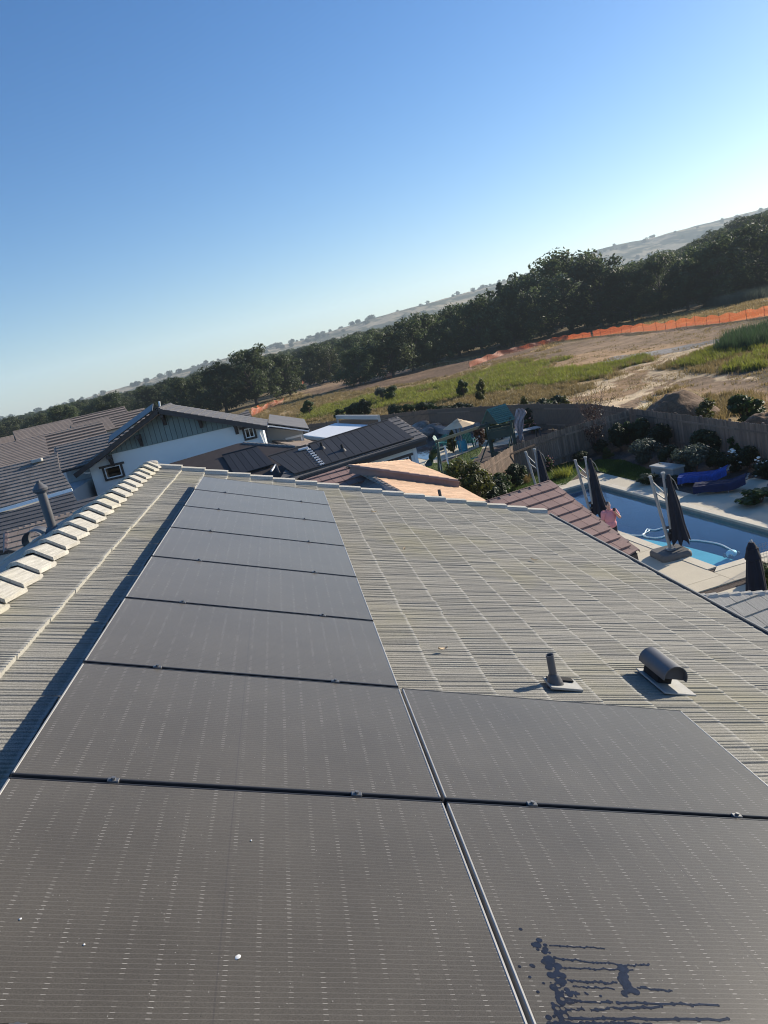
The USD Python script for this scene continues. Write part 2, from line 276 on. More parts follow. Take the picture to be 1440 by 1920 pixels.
# photovoltaic laminate: busbars along the long side, bright solder dashes at the half-cell gaps, dust film
def pv_material():
    n = {'uv': ('texture_coordinate', {}), 's': ('separate_xyz', {}), 'g': ('geometry', {}),
         # busbar lines: every 18.4 mm across the short side
         'v1': ('math', dict(math_type='multiply', value2=1 / .0184)), 'v2': ('math', dict(math_type='fraction')), 'v3': ('math', dict(math_type='subtract', value2=.5)), 'v4': ('math', dict(math_type='absolute')), 'bus': ('math', dict(math_type='less_than', value2=.04)),
         # half-cell gaps: every 91.5 mm along the long side
         'u1': ('math', dict(math_type='multiply', value2=1 / .0915)), 'u2': ('math', dict(math_type='fraction')), 'u3': ('math', dict(math_type='subtract', value2=.5)), 'u4': ('math', dict(math_type='absolute')), 'dash': ('math', dict(math_type='less_than', value2=.075)), 'gap': ('math', dict(math_type='less_than', value2=.008)),
         'db': ('math', dict(math_type='multiply')), 'nz': ('noise_texture', dict(scale=9.0, detail=3.0)), 'nr': ('rgb_ramp', dict(ramp=[(.35, (.1,) * 3), (.65, (1,) * 3)])), 'dm': ('math', dict(math_type='multiply')), 'bl': ('math', dict(math_type='multiply', value2=.13)), 'mx': ('math', dict(math_type='maximum')),
         'mid1': ('math', dict(math_type='subtract', value2=.849)), 'mid2': ('math', dict(math_type='absolute')), 'mid': ('math', dict(math_type='less_than', value2=.0024)),
         'n1': ('noise_texture', dict(scale=1.7, detail=6.0, roughness=.65)), 'r1': ('rgb_ramp', dict(ramp=[(.25, (.055, .050, .043)), (.75, (.080, .073, .062))])),
         'n2': ('noise_texture', dict(scale=260.0, detail=2.0, roughness=.7)), 'r2': ('rgb_ramp', dict(ramp=[(.35, (.78,) * 3), (.66, (1.22,) * 3)])), 'x2': ('mix', dict(mix_type='multiply', fac=1.0)),
         'sp': ('voronoi_texture', dict(scale=46.0)), 'spr': ('rgb_ramp', dict(ramp=[(.0, (1,) * 3), (.06, (1,) * 3), (.085, (0,) * 3)])), 'spn': ('noise_texture', dict(scale=5.0, detail=2.0)), 'spm': ('math', dict(math_type='greater_than', value2=.54)), 'spx': ('math', dict(math_type='multiply')), 'xs': ('mix', dict(color2=(.30, .29, .27))),
         'sd': ('voronoi_texture', dict(scale=31.0)), 'sdr': ('rgb_ramp', dict(ramp=[(.0, (.75,) * 3), (.05, (.7,) * 3), (.08, (0,) * 3)])), 'sdn': ('noise_texture', dict(scale=3.1, detail=2.0)), 'sdm': ('math', dict(math_type='greater_than', value2=.55)), 'sdx': ('math', dict(math_type='multiply')), 'xk': ('mix', dict(color2=(.02, .018, .016))),
         'xm': ('mix', dict(color2=(.055, .05, .046))), 'xd': ('mix', dict(color2=(.44, .42, .39))),
         'p': ('principled_bsdf', dict(roughness=.30, specular_ior_level=.16, sheen_weight=.26, sheen_roughness=.45, sheen_tint=(.95, .88, .78)))}
    l = [('uv.UV', 's.vector'), ('s.y', 'v1.value1'), ('v1.value', 'v2.value1'), ('v2.value', 'v3.value1'), ('v3.value', 'v4.value1'), ('v4.value', 'bus.value1'),
         ('s.x', 'u1.value1'), ('u1.value', 'u2.value1'), ('u2.value', 'u3.value1'), ('u3.value', 'u4.value1'), ('u4.value', 'dash.value1'), ('u4.value', 'gap.value1'),
         ('bus.value', 'db.value1'), ('dash.value', 'db.value2'), ('g.position', 'nz.vector'), ('nz.fac', 'nr.fac'), ('db.value', 'dm.value1'), ('nr.color', 'dm.value2'), ('bus.value', 'bl.value1'), ('dm.value', 'mx.value1'), ('bl.value', 'mx.value2'),
         ('s.x', 'mid1.value1'), ('mid1.value', 'mid2.value1'), ('mid2.value', 'mid.value1'),
         ('g.position', 'n1.vector'), ('n1.fac', 'r1.fac'), ('g.position', 'n2.vector'), ('n2.fac', 'r2.fac'), ('r1.color', 'x2.color1'), ('r2.color', 'x2.color2'),
         ('g.position', 'sp.vector'), ('sp.distance', 'spr.fac'), ('g.position', 'spn.vector'), ('spn.fac', 'spm.value1'), ('spr.color', 'spx.value1'), ('spm.value', 'spx.value2'), ('spx.value', 'xs.fac'), ('x2.color', 'xs.color1'),
         ('g.position', 'sd.vector'), ('sd.distance', 'sdr.fac'), ('g.position', 'sdn.vector'), ('sdn.fac', 'sdm.value1'), ('sdr.color', 'sdx.value1'), ('sdm.value', 'sdx.value2'), ('sdx.value', 'xk.fac'), ('xs.color', 'xk.color1'), ('mid.value', 'xm.fac'), ('xk.color', 'xm.color1'), ('mx.value', 'xd.fac'), ('xm.color', 'xd.color1'), ('xd.color', 'p.base_color')]
    return usdkit.material(stage, LK + 'solar_glass', n, l, surface='p.BSDF')
M['pv'] = pv_material()
M['panel_far'] = mat('dusty_blue_panel', (.20, .195, .19), .6, .1, 2, spec=.1)
# ground of the field: its kinds come from a mesh attribute, the grain from noise
M['field'] = usdkit.material(stage, LK + 'field_ground', {'a': ('attribute', dict(attribute='ground')), 'g': ('geometry', {}), 'n': ('noise_texture', dict(scale=.9, detail=8.0, roughness=.7)), 'r': ('rgb_ramp', dict(ramp=[(.3, (.62,) * 3), (.7, (1.3,) * 3)])),
        'x': ('mix', dict(mix_type='multiply', fac=1.0)), 'p': ('principled_bsdf', dict(roughness=.95, specular_ior_level=.15)), 'n2': ('noise_texture', dict(scale=2.2, detail=6.0, roughness=.7)), 'b': ('bump', dict(strength=1.0, distance=.25))},
        [('g.position', 'n.vector'), ('n.fac', 'r.fac'), ('a.color', 'x.color1'), ('r.color', 'x.color2'), ('x.color', 'p.base_color'), ('g.position', 'n2.vector'), ('n2.fac', 'b.height'), ('b.normal', 'p.normal')], surface='p.BSDF')
M['hill'] = usdkit.material(stage, LK + 'oak_savanna_hill', {'g': ('geometry', {}), 'm': ('mapping', dict(scale=(1, .6, 1.6))), 'n': ('noise_texture', dict(scale=.011, detail=9.0, roughness=.72)), 'r': ('rgb_ramp', dict(ramp=[(.45, (.38, .31, .20)), (.52, (.10, .10, .06)), (.62, (.055, .062, .04))])),
        'p': ('principled_bsdf', dict(roughness=1.0, specular_ior_level=0.0))}, [('g.position', 'm.vector'), ('m.vector', 'n.vector'), ('n.fac', 'r.fac'), ('r.color', 'p.base_color')], surface='p.BSDF')

# ------------------------------------------------------------------ terrain
YARD = sg.Polygon([(-14, -12), (14, -12), (18.9, 12), (19.0, 30), (18.97, 40.4), (18.83, 47.6), (17.4, 54), (15.1, 60.2), (12.1, 67.3), (7.9, 73), (2, 80.4), (-4, 86), (-30, 90), (-45, 40), (-30, -12)])
def smooth(a, b, x): t = np.clip((x - a) / (b - a), 0, 1); return t * t * (3 - 2 * t)
def terrain_z(x, y):
    x, y = np.asarray(x, float), np.asarray(y, float)
    p = np.stack([x, y, 0 * x], -1)
    z = .8 * (meshkit.fbm(p / 26.0, 3, 3) - .5) * smooth(20, 60, np.hypot(x, y)) + .22 * (meshkit.fbm(p / 3.2, 3, 5) - .5)
    z = z + 10 * smooth(250, 420, y + .55 * x) * smooth(20, 220, x) + 4 * smooth(260, 500, y)
    return z
KINDS = dict(dirt=(.335, .215, .115), track=(.60, .455, .285), dry=(.36, .27, .115), gold=(.47, .295, .105), green=(.15, .165, .05), gravel=(.235, .22, .20), dark=(.18, .115, .07), woods=(.16, .12, .06), ash=(.26, .175, .105))
AREAS = [  # painted in this order; outlines in metres
 ('dry', [(-10.921, 149.403, 0.000), (6.608, 280.041, 0.000), (34.296, 210.778, 0.000), (55.209, 179.975, 0.000), (59.253, 144.842, 0.000), (49.740, 74.803, 0.000), (21.110, 32.570, 0.000), (16.094, 65.259, 0.000), (3.582, 95.116, 0.000)]),
 ('green', [(1.243, 106.440, 0.000), (4.100, 126.790, 0.000), (17.039, 132.224, 0.000), (26.574, 119.975, 0.000), (40.212, 132.442, 0.000), (43.287, 122.040, 0.000), (36.581, 101.683, 0.000), (36.864, 88.178, 0.000), (44.138, 87.868, 0.000), (39.684, 79.841, 0.000), (30.998, 74.653, 0.000), (25.254, 80.278, 0.000), (18.094, 89.564, 0.000), (10.064, 98.238, 0.000)]),
 ('dry', [(23.906, 73.754, 0.000), (26.538, 84.126, 0.000), (29.691, 80.044, 0.000), (34.537, 77.356, 0.000), (32.153, 69.892, 0.000), (27.853, 71.152, 0.000)]),
 ('dirt', [(44.245, 125.932, 0.000), (58.256, 137.507, 0.000), (59.365, 106.217, 0.000), (64.012, 95.856, 0.000), (46.729, 70.361, 0.000), (46.394, 80.146, 0.000), (42.494, 83.433, 0.000), (42.371, 95.831, 0.000), (35.199, 94.202, 0.000)]),
 ('ash', [(40.436, 154.808, 0.000), (55.554, 165.540, 0.000), (64.069, 150.910, 0.000), (62.887, 118.856, 0.000), (66.719, 99.848, 0.000), (60.562, 90.766, 0.000), (53.312, 101.097, 0.000), (47.388, 112.446, 0.000), (45.264, 130.074, 0.000)]),
 ('gravel', [(42.203, 100.489, 0.000), (46.208, 96.174, 0.000), (52.469, 90.395, 0.000), (59.191, 88.744, 0.000), (52.431, 78.772, 0.000), (47.366, 81.785, 0.000), (43.172, 85.996, 0.000), (39.788, 90.167, 0.000)]),
 ('track', [(17.661, 75.112, 0.000), (22.657, 68.632, 0.000), (27.303, 67.319, 0.000), (33.568, 72.849, 0.000), (41.898, 82.296, 0.000), (49.792, 85.879, 0.000), (53.884, 80.915, 0.000), (49.740, 74.803, 0.000), (44.194, 75.434, 0.000), (37.297, 67.483, 0.000), (30.486, 59.630, 0.000), (27.127, 56.636, 0.000), (23.425, 50.029, 0.000), (20.562, 64.056, 0.000)]),
 ('dirt', [(23.564, 49.528, 0.000), (28.867, 57.429, 0.000), (35.356, 61.524, 0.000), (37.522, 56.779, 0.000), (21.769, 33.542, 0.000), (22.775, 40.298, 0.000)]),
 ('ash', [(30.839, 61.650, 0.000), (35.235, 63.863, 0.000), (37.522, 56.779, 0.000), (31.236, 47.507, 0.000), (31.606, 55.197, 0.000)]),
 ('dry', [(28.317, 55.143, 0.000), (30.995, 55.651, 0.000), (30.293, 48.415, 0.000), (24.626, 38.684, 0.000), (23.011, 39.624, 0.000), (24.867, 47.649, 0.000)]),
 ('dirt', [(20.542, 70.096, 0.000), (24.273, 66.117, 0.000), (28.022, 65.476, 0.000), (34.841, 71.474, 0.000), (41.853, 81.012, 0.000), (40.709, 78.176, 0.000), (33.643, 68.366, 0.000), (27.077, 62.301, 0.000), (23.412, 63.288, 0.000), (20.039, 67.698, 0.000)]),
 ('dirt', [(21.003, 63.937, 0.000), (25.085, 62.115, 0.000), (29.304, 63.941, 0.000), (36.010, 71.912, 0.000), (42.919, 80.660, 0.000), (41.742, 77.843, 0.000), (34.543, 68.463, 0.000), (28.296, 61.045, 0.000), (24.192, 59.805, 0.000), (20.201, 61.660, 0.000)]),
 ('ash', [(24.397, 56.425, 0.000), (28.490, 59.818, 0.000), (35.014, 68.147, 0.000), (34.240, 66.109, 0.000), (27.562, 57.326, 0.000), (23.578, 53.898, 0.000)]),
 ('dry', [(36.772, 70.221, 0.000), (43.609, 78.562, 0.000), (50.898, 83.324, 0.000), (55.025, 82.599, 0.000), (42.106, 63.542, 0.000), (37.020, 61.070, 0.000), (34.848, 63.184, 0.000)]),
 ('green', [(39.611, 72.540, 0.000), (45.460, 78.570, 0.000), (48.856, 78.071, 0.000), (49.740, 74.803, 0.000), (45.350, 68.327, 0.000), (40.683, 66.943, 0.000), (37.334, 65.734, 0.000)]),
 ('green', [(38.452, 62.965, 0.000), (42.267, 66.928, 0.000), (44.048, 66.406, 0.000), (37.522, 56.779, 0.000), (36.515, 58.034, 0.000)]),
 ('track', [(33.624, 65.533, 0.000), (36.328, 63.164, 0.000), (34.905, 52.919, 0.000), (33.799, 51.287, 0.000), (34.981, 60.891, 0.000), (32.196, 62.388, 0.000)]),
 ('gold', [(72.101, 175.524, 0.000), (91.729, 194.359, 0.000), (98.300, 174.555, 0.000), (102.789, 153.056, 0.000), (69.656, 104.182, 0.000), (72.165, 128.683, 0.000), (73.044, 152.890, 0.000)]),
 ('gold', [(35.503, 153.124, 0.000), (46.937, 165.336, 0.000), (68.892, 180.803, 0.000), (69.118, 168.401, 0.000), (58.260, 156.483, 0.000), (44.079, 144.699, 0.000), (34.830, 141.825, 0.000)]),
 ('ash', [(6.608, 280.041, 0.000), (14.086, 274.089, 0.000), (26.954, 223.894, 0.000), (34.871, 183.327, 0.000), (42.840, 172.948, 0.000), (46.290, 151.707, 0.000), (35.824, 137.839, 0.000), (24.471, 141.522, 0.000), (12.168, 163.024, 0.000), (3.573, 181.823, 0.000)]),
 ('dark', [(12.541, 199.863, 0.000), (21.959, 185.113, 0.000), (33.844, 178.189, 0.000), (61.368, 182.401, 0.000), (52.981, 154.742, 0.000), (34.830, 141.825, 0.000), (20.182, 140.153, 0.000), (11.013, 149.692, 0.000)]),
]
shapes = [(k, sg.Polygon([p[:2] for p in pts]).buffer(0)) for k, pts in AREAS]
import shapely
def kind_color(x, y):
    p = np.stack([x, y, 0 * x], -1)
    wob = np.stack([meshkit.fbm(p / 6, 4, 11) - .5, meshkit.fbm(p / 6, 4, 12) - .5], -1)
    big = np.hypot(x, y)[..., None] * .10
    q = np.stack([x, y], -1) + wob * np.minimum(big, 14)
    c = np.broadcast_to(np.array(KINDS['woods']), q.shape[:-1] + (3,)).copy()
    kid = np.zeros(q.shape[:-1], int)
    for i, (k, poly) in enumerate(shapes):
        m = shapely.contains_xy(poly, q[..., 0], q[..., 1])
        c[m] = KINDS[k]; kid[m] = list(KINDS).index(k)
    f = (meshkit.fbm(p / 9, 4, 21) - .5)[..., None]; c = c * (1 + 1.3 * f) * (1 + .5 * (meshkit.fbm(p / 1.7, 3, 25) - .5))[..., None]
    t = smooth(.50, .66, meshkit.fbm(p / 5, 4, 22))[..., None] * np.isin(kid, [list(KINDS).index('green'), list(KINDS).index('dry')])[..., None]
    c = c * (1 - .5 * t) + np.array(KINDS['dirt']) * .5 * t
    return np.clip(c, .01, .8), kid
def ground_sheet():
    # distance grows outwards: fine cells near, coarse far
    A = np.radians(np.concatenate([np.arange(-180, -32, 6.0), np.arange(-32, 46, .22), np.arange(46, 180, 6.0)]))
    Rr = np.concatenate([[0.5], np.geomspace(18, 420, 330), np.geomspace(450, 6000, 26)])
    a, r = np.meshgrid(A, Rr)
    x, y = r * np.sin(a), r * np.cos(a)
    inside = shapely.contains_xy(YARD, x, y)
    z = terrain_z(x, y) * smooth(0, 25, r) - .02
    far = smooth(600, 2000, r); z = z * (1 - far)
    z = np.where(inside, -3.0, z)
    nr, na = a.shape
    idx = np.arange(nr * na).reshape(nr, na); nxt = np.roll(idx, -1, 1)
    F = np.concatenate([np.stack([idx[:-1], idx[1:], nxt[1:]], -1).reshape(-1, 3), np.stack([idx[:-1], nxt[1:], nxt[:-1]], -1).reshape(-1, 3)])
    c, _ = kind_color(x, y)
    p = usdkit.mesh(stage, numbered('/World/ground'), (np.stack([x, y, z], -1).reshape(-1, 3), F[:, ::-1]), M['field'], smooth=True)
    UsdGeom.PrimvarsAPI(p).CreatePrimvar('ground', Sdf.ValueTypeNames.Color3fArray, 'vertex').Set(Vt.Vec3fArray.FromNumpy(c.reshape(-1, 3).astype(np.float32)))
    meta(p.GetPrim(), 'open field of dry grass, green weeds and bare dirt beyond the yard fences', 'ground', kind='structure')
ground_sheet()

def hills():
    az = [-60, -30, -16, -11.8, -8.1, -3.4, 2.07, 7.7, 13.2, 18.6, 23.1, 28.3, 33.2, 38, 50, 75]
    el = [.1, .2, .35, .64, .86, 1.18, 1.23, 1.55, 1.86, 2.15, 2.63, 2.72, 2.82, 2.7, 2.2, .6]
    A = np.radians(np.linspace(-60, 75, 520)); T = np.linspace(0, 1, 60)
    e = np.tan(np.radians(np.interp(np.degrees(A), az, el)))
    R0 = np.interp(np.degrees(A), [-60, -5, 12, 24, 75], [2300, 2400, 2700, 3300, 3300])
    a, t = np.meshgrid(A, T)
    r = R0 * (.52 + .75 * t)
    hmax = (e * R0 + 8.5)
    prof = np.where(t < .64, smooth(0, .64, t), 1 - .8 * smooth(.64, 1, t))
    x, y = r * np.sin(a), r * np.cos(a)
    p = np.stack([x, y, 0 * x], -1)
    nz = meshkit.fbm(p / 420, 5, 31) - .5
    z = hmax * prof * (1 + .55 * nz * (1 - np.exp(-((t - .64) / .12) ** 2) * .86)) - 12 * (1 - prof) + 5 * (meshkit.fbm(p / 38, 3, 33) - .5) * prof
    z[0] = -15; z[-1] = -15
    nr, na = a.shape; idx = np.arange(nr * na).reshape(nr, na)
    F = np.concatenate([np.stack([idx[:-1, :-1], idx[1:, 1:], idx[1:, :-1]], -1).reshape(-1, 3), np.stack([idx[:-1, :-1], idx[:-1, 1:], idx[1:, 1:]], -1).reshape(-1, 3)])
    obj('hills', (np.stack([x, y, z], -1).reshape(-1, 3), F[:, ::-1]), M['hill'], None, True, 'long hazy ridge of golden grass and dark oaks on the skyline', 'hills', kind='structure')
hills()
# still, hazy air
hz = usdkit.material(stage, LK + 'haze', {'v': ('principled_volume', dict(color=(.78, .91, 1.0), density=.00013, anisotropy=.2))}, [], volume='v.volume')
obj('haze', box(-6100, 6100, -6100, 6100, -16.0, 330), hz, None, kind='stuff', label='thin summer haze over the field and hills', cat='haze')

# ------------------------------------------------------------------ roofs
def tiled(parent, pts, phi, slope, mt, expo=.34, width=.30, thick=.03, single=True, name='roof_tile', deck=None, offset=0.0, stagger=.5, gap=.004, deckname='roof_deck', maxn=300, key=None, rows_only=False, h0=.008):
    """a slope of roof tiles: each lies in a course and is cut at the outline; low at its head, thick at its butt"""
    down, along, nrm = frame_of(phi, slope); P = np.asarray(pts, float); o = P.mean(0)
    st = np.stack([(P - o) @ along, (P - o) @ down], -1); poly = sg.Polygon(st).buffer(0)
    s0, t0, s1, t1 = poly.bounds; made = []
    if deck is not None:
        v, f = extrude(poly, -.12, -.012); obj(deckname, (o + v[:, :1] * along + v[:, 1:2] * down + v[:, 2:] * nrm, f), deck, parent)
    nrow = int(math.ceil((t1 - t0) / expo - .05))
    for i in range(nrow):
        ta, tb = t1 - (i + 1) * expo, t1 - i * expo
        w = (s1 - s0 + 1) if rows_only else width
        n = 1 if rows_only else int(math.ceil((s1 - s0) / width)) + 1
        for j in range(n):
            a = s0 - .5 * (rows_only) + (j - (stagger * (i % 2))) * w
            r = sg.box(a + gap, ta - .02, a + w - gap, tb)
            q = r.intersection(poly)
            if q.is_empty or q.area < .0015 or q.geom_type not in ('Polygon', 'MultiPolygon'): continue
            g = max(getattr(q, 'geoms', [q]), key=lambda k: k.area)
            v, f = extrude(g, 0, 1)
            h = h0 + (thick - h0) * np.clip((v[:, 1] - ta) / expo, 0, 1) + (random.random() - .5) * .004
            z = np.where(v[:, 2] > .5, h, -.010) + offset
            made.append((o + v[:, :1] * along + v[:, 1:2] * down + z[:, None] * nrm, f))
    if not single or len(made) > 4000:
        obj(name + 's', cat_(made), mt, parent, kind='stuff'); return
    made.sort(key=(key or (lambda m: np.linalg.norm(m[0].mean(0) - CAM))))
    for m in made[:maxn]: obj(name, m, mt, parent)
    if made[maxn:]: obj(name + 's_beyond', cat_(made[maxn:]), mt, parent, kind='stuff')
def caps(parent, a, b, mt, n, w=.13, drop=.05, thick=.022, lift=.035, name='ridge_tile', upv=(0, 0, 1), flip=False, flat=.45, jitter=.006, single=True, overlap=1.12):
    """ridge tiles from a to b, each lapping the one before it; the butt ends look back towards a (or towards b if flip)"""
    a, b = np.asarray(a, float), np.asarray(b, float)
    if flip: a, b = b, a
    d = (b - a) / n; L = np.linalg.norm(d); dn = d / L
    s = np.cross(dn, upv); s /= np.linalg.norm(s); u = np.cross(s, dn)
    prof = np.array([(-w, -drop), (-w * flat, 0), (w * flat, 0), (w, -drop)]); k = len(prof); made = []
    for i in range(n):
        jit = (rng.random(3) - .5) * jitter
        V = []
        for e, up_ in ((0, lift), (overlap, .004)):
            for in_ in (0, -thick):
                for (px, pz) in prof:
                    V.append(a + d * (i + e) + s * (px + jit[0]) + u * (pz + up_ + in_ + jit[1]))
        V = np.array(V); F = []
        o0, i0, o1, i1 = 0, k, 2 * k, 3 * k
        for j in range(k - 1):
            F += [[o0 + j, o0 + j + 1, o1 + j + 1], [o0 + j, o1 + j + 1, o1 + j], [i0 + j, i1 + j, i1 + j + 1], [i0 + j, i1 + j + 1, i0 + j + 1],
                  [o0 + j, i0 + j, i0 + j + 1], [o0 + j, i0 + j + 1, o0 + j + 1], [o1 + j, o1 + j + 1, i1 + j + 1], [o1 + j, i1 + j + 1, i1 + j]]
        for j in (0, k - 1):
            q = [o0 + j, o1 + j, i1 + j, i0 + j]
            F += [[q[0], q[1], q[2]], [q[0], q[2], q[3]]] if j == 0 else [[q[0], q[2], q[1]], [q[0], q[3], q[2]]]
        made.append((V, np.array(F)))
    if single:
        for m in made: obj(name, m, mt, parent)
    else: obj(name + 's', cat_(made), mt, parent, kind='stuff')

SL = 20.6
down0, along0, nrm0 = frame_of(0, SL)
P0 = np.array([-1.347, 10.893, 7.223])                       # far upper corner of the solar array
def panel_point(s, y, h=0.0): return np.array([P0[0], y, P0[2]]) + down0 * s + nrm0 * h
ROOF_OFF = -.165
def roof_z(x): return P0[2] + ROOF_OFF / math.cos(math.radians(SL)) - math.tan(math.radians(SL)) * (x - P0[0])
RIDGE_X, EAVE_X, RAKE_Y = -2.28, 3.88, 12.47
house = thing('grey_tiled_house', 'house under a grey ribbed concrete tile roof carrying the solar panels, in the foreground', 'house')
obj('wall', cat_([box(-7.6, 3.25, -8, 11.75, 0, 4.95)]), M['stucco'], house)
def our_roof():
    rz = roof_z(RIDGE_X)
    # tiles: courses run along the ridge, each with eight uneven ribs down the slope
    expo, width = .358, .327
    sr = lambda x: (x - RIDGE_X) / math.cos(math.radians(SL))
    s1 = sr(EAVE_X); n = int(s1 / expo) + 1
    base = np.array([RIDGE_X, 0, rz])
    near, rest = [], []
    for i in range(n):
        sb = s1 - i * expo; sa = max(sb - expo - .02, 0.0)
        if sb < .05: continue
        for j in range(-14, 38):
            ya = RAKE_Y - .06 - (j + (.5 if i % 2 else 0) + 1) * width; yb = ya + width
            yb = min(yb, RAKE_Y - .04)
            if yb - ya < .05 or ya < -4: continue
            r = np.random.default_rng(1000 + i * 97 + j)
            ribs = 9; prof = []
            edges = np.linspace(ya + .002, yb - .002, ribs + 1)
            for k in range(ribs):
                a, b = edges[k], edges[k + 1]; wv = (b - a)
                h = .003 + .007 * r.random()
                prof += [(a, 0.0), (a + wv * (.2 + .1 * r.random()), h), (a + wv * (.75 + .15 * r.random()), h * (.7 + .4 * r.random()))]
            prof.append((edges[-1], 0.0)); prof = np.array(prof); k = len(prof)
            dz = (r.random() - .5) * .006
            ht, hb = -.026, .004 + dz
            sbj = sb + (r.random() - .5) * .012
            V = np.concatenate([np.stack([np.full(k, sa), prof[:, 0], prof[:, 1] + ht], -1), np.stack([np.full(k, sbj), prof[:, 0], prof[:, 1] + hb], -1), np.stack([np.full(k, sbj + .002), prof[:, 0], np.full(k, hb - .032)], -1)])
            F = []
            for q in range(k - 1):
                F += [[q, k + q, k + q + 1], [q, k + q + 1, q + 1], [k + q, 2 * k + q, 2 * k + q + 1], [k + q, 2 * k + q + 1, k + q + 1]]
            # side faces
            F += [[0, 2 * k, k], [k - 1, 2 * k - 1, 3 * k - 1]]
            Wd = base + V[:, :1] * down0 + np.array([0, 1., 0]) * V[:, 1:2] + V[:, 2:] * nrm0
            c = Wd.mean(0)
            under = (-1.15 < c[0] < .15 and 1.9 < c[1] < 10.7) or (-1.15 < c[0] < 1.6 and 1.9 < c[1] < 3.7)
            vis = c[1] > 2.6 and not under
            uv = np.concatenate([np.stack([np.zeros(k), prof[:, 0]], -1), np.stack([np.ones(k), prof[:, 0]], -1), np.stack([np.full(k, 1.05), prof[:, 0]], -1)])
            (near if vis else rest).append((np.linalg.norm(c - CAM), (Wd, np.array(F)), uv))
    near.sort(key=lambda t: t[0])
    for _, m, uv in near[:300]: obj('roof_tile', m, M['grey_tile_uv'], house, uv=uv)
    obj('roof_tiles_beyond', cat_([m for _, m, _ in near[300:] + rest]), M['grey_tile_uv'], house, kind='stuff', uv=np.vstack([u for _, _, u in near[300:] + rest]))
    # boards under the tiles on both slopes
    down1, along1, nrm1 = frame_of(180, SL)
    for dn, nm in ((down0, nrm0), (down1, nrm1)):
        L = s1 + .02
        v = np.array([base + dn * s * L + np.array([0, y, 0]) + nm * h for s in (0, 1) for y in (-5, RAKE_Y - .08) for h in (-.16, -.04)])
        f = trimesh.convex.convex_hull(v); obj('roof_deck', (np.array(f.vertices), np.array(f.faces)), M['dark_wood'], house)
    # left slope, mostly hidden behind the ridge
    pl = [(RIDGE_X - .05, 3, 0), (RIDGE_X - .05, RAKE_Y - .05, 0), (RIDGE_X - 5.8, RAKE_Y - .05, 0), (RIDGE_X - 5.8, 3, 0)]
    pl = [(x, y, rz - math.tan(math.radians(SL)) * (RIDGE_X - x)) for x, y, _ in pl]
    tiled(house, pl, 180, SL, M['grey_tile'], .352, .327, .028, name='left_roof_tile', maxn=120)
    # eave: fascia and gutter
    zE = roof_z(EAVE_X)
    obj('gutter', cat_([box(EAVE_X - .035, EAVE_X + .075, -4, RAKE_Y - .05, zE - .14, zE - .030)]), M['dark_gutter'], house)
    obj('gutter_lip', box(EAVE_X + .078, EAVE_X + .092, -4, RAKE_Y - .05, zE - .05, zE - .012), M['flashing'], house)
    obj('rake_board', beam((RIDGE_X, RAKE_Y - .02, rz - .14), (EAVE_X, RAKE_Y - .02, zE - .14), .04, .2), M['dark_wood'], house)
    obj('rake_board', beam((RIDGE_X, RAKE_Y - .02, rz - .14), (RIDGE_X - 5.9, RAKE_Y - .02, rz - .14 - 5.9 * math.tan(math.radians(SL))), .04, .2), M['dark_wood'], house)
    # ridge tiles and rake tiles
    caps(house, (RIDGE_X, -.9, rz + .045), (RIDGE_X, RAKE_Y + .02, rz + .045), M['pale_tile'], 35, .165, .105, .030, .05, upv=(0, 0, 1), flat=.16)
    caps(house, (RIDGE_X + .12, RAKE_Y, rz - .02), (EAVE_X + .03, RAKE_Y, zE + .025), M['pale_tile_x'], 18, .095, .05, .022, .035, name='rake_tile', upv=nrm0, flip=True, flat=.8)
    caps(house, (RIDGE_X - .12, RAKE_Y, rz - .02), (RIDGE_X - 5.8, RAKE_Y, rz + .025 - 5.8 * math.tan(math.radians(SL))), M['pale_tile_x'], 14, .12, .06, .022, .035, name='rake_tile', upv=nrm1, flip=True, flat=.8)
    m = trimesh.creation.icosphere(2, 1.0); v = np.array(m.vertices); v = v * (1 + .25 * (meshkit.fbm(v * 3 + 4, 3, 2) - .5))[:, None] * [.13, .10, .045] + [RIDGE_X, RAKE_Y - .04, rz + .03]
    obj('mortar_cap', (v, np.array(m.faces)), M['mortar'], house, True)
our_roof()

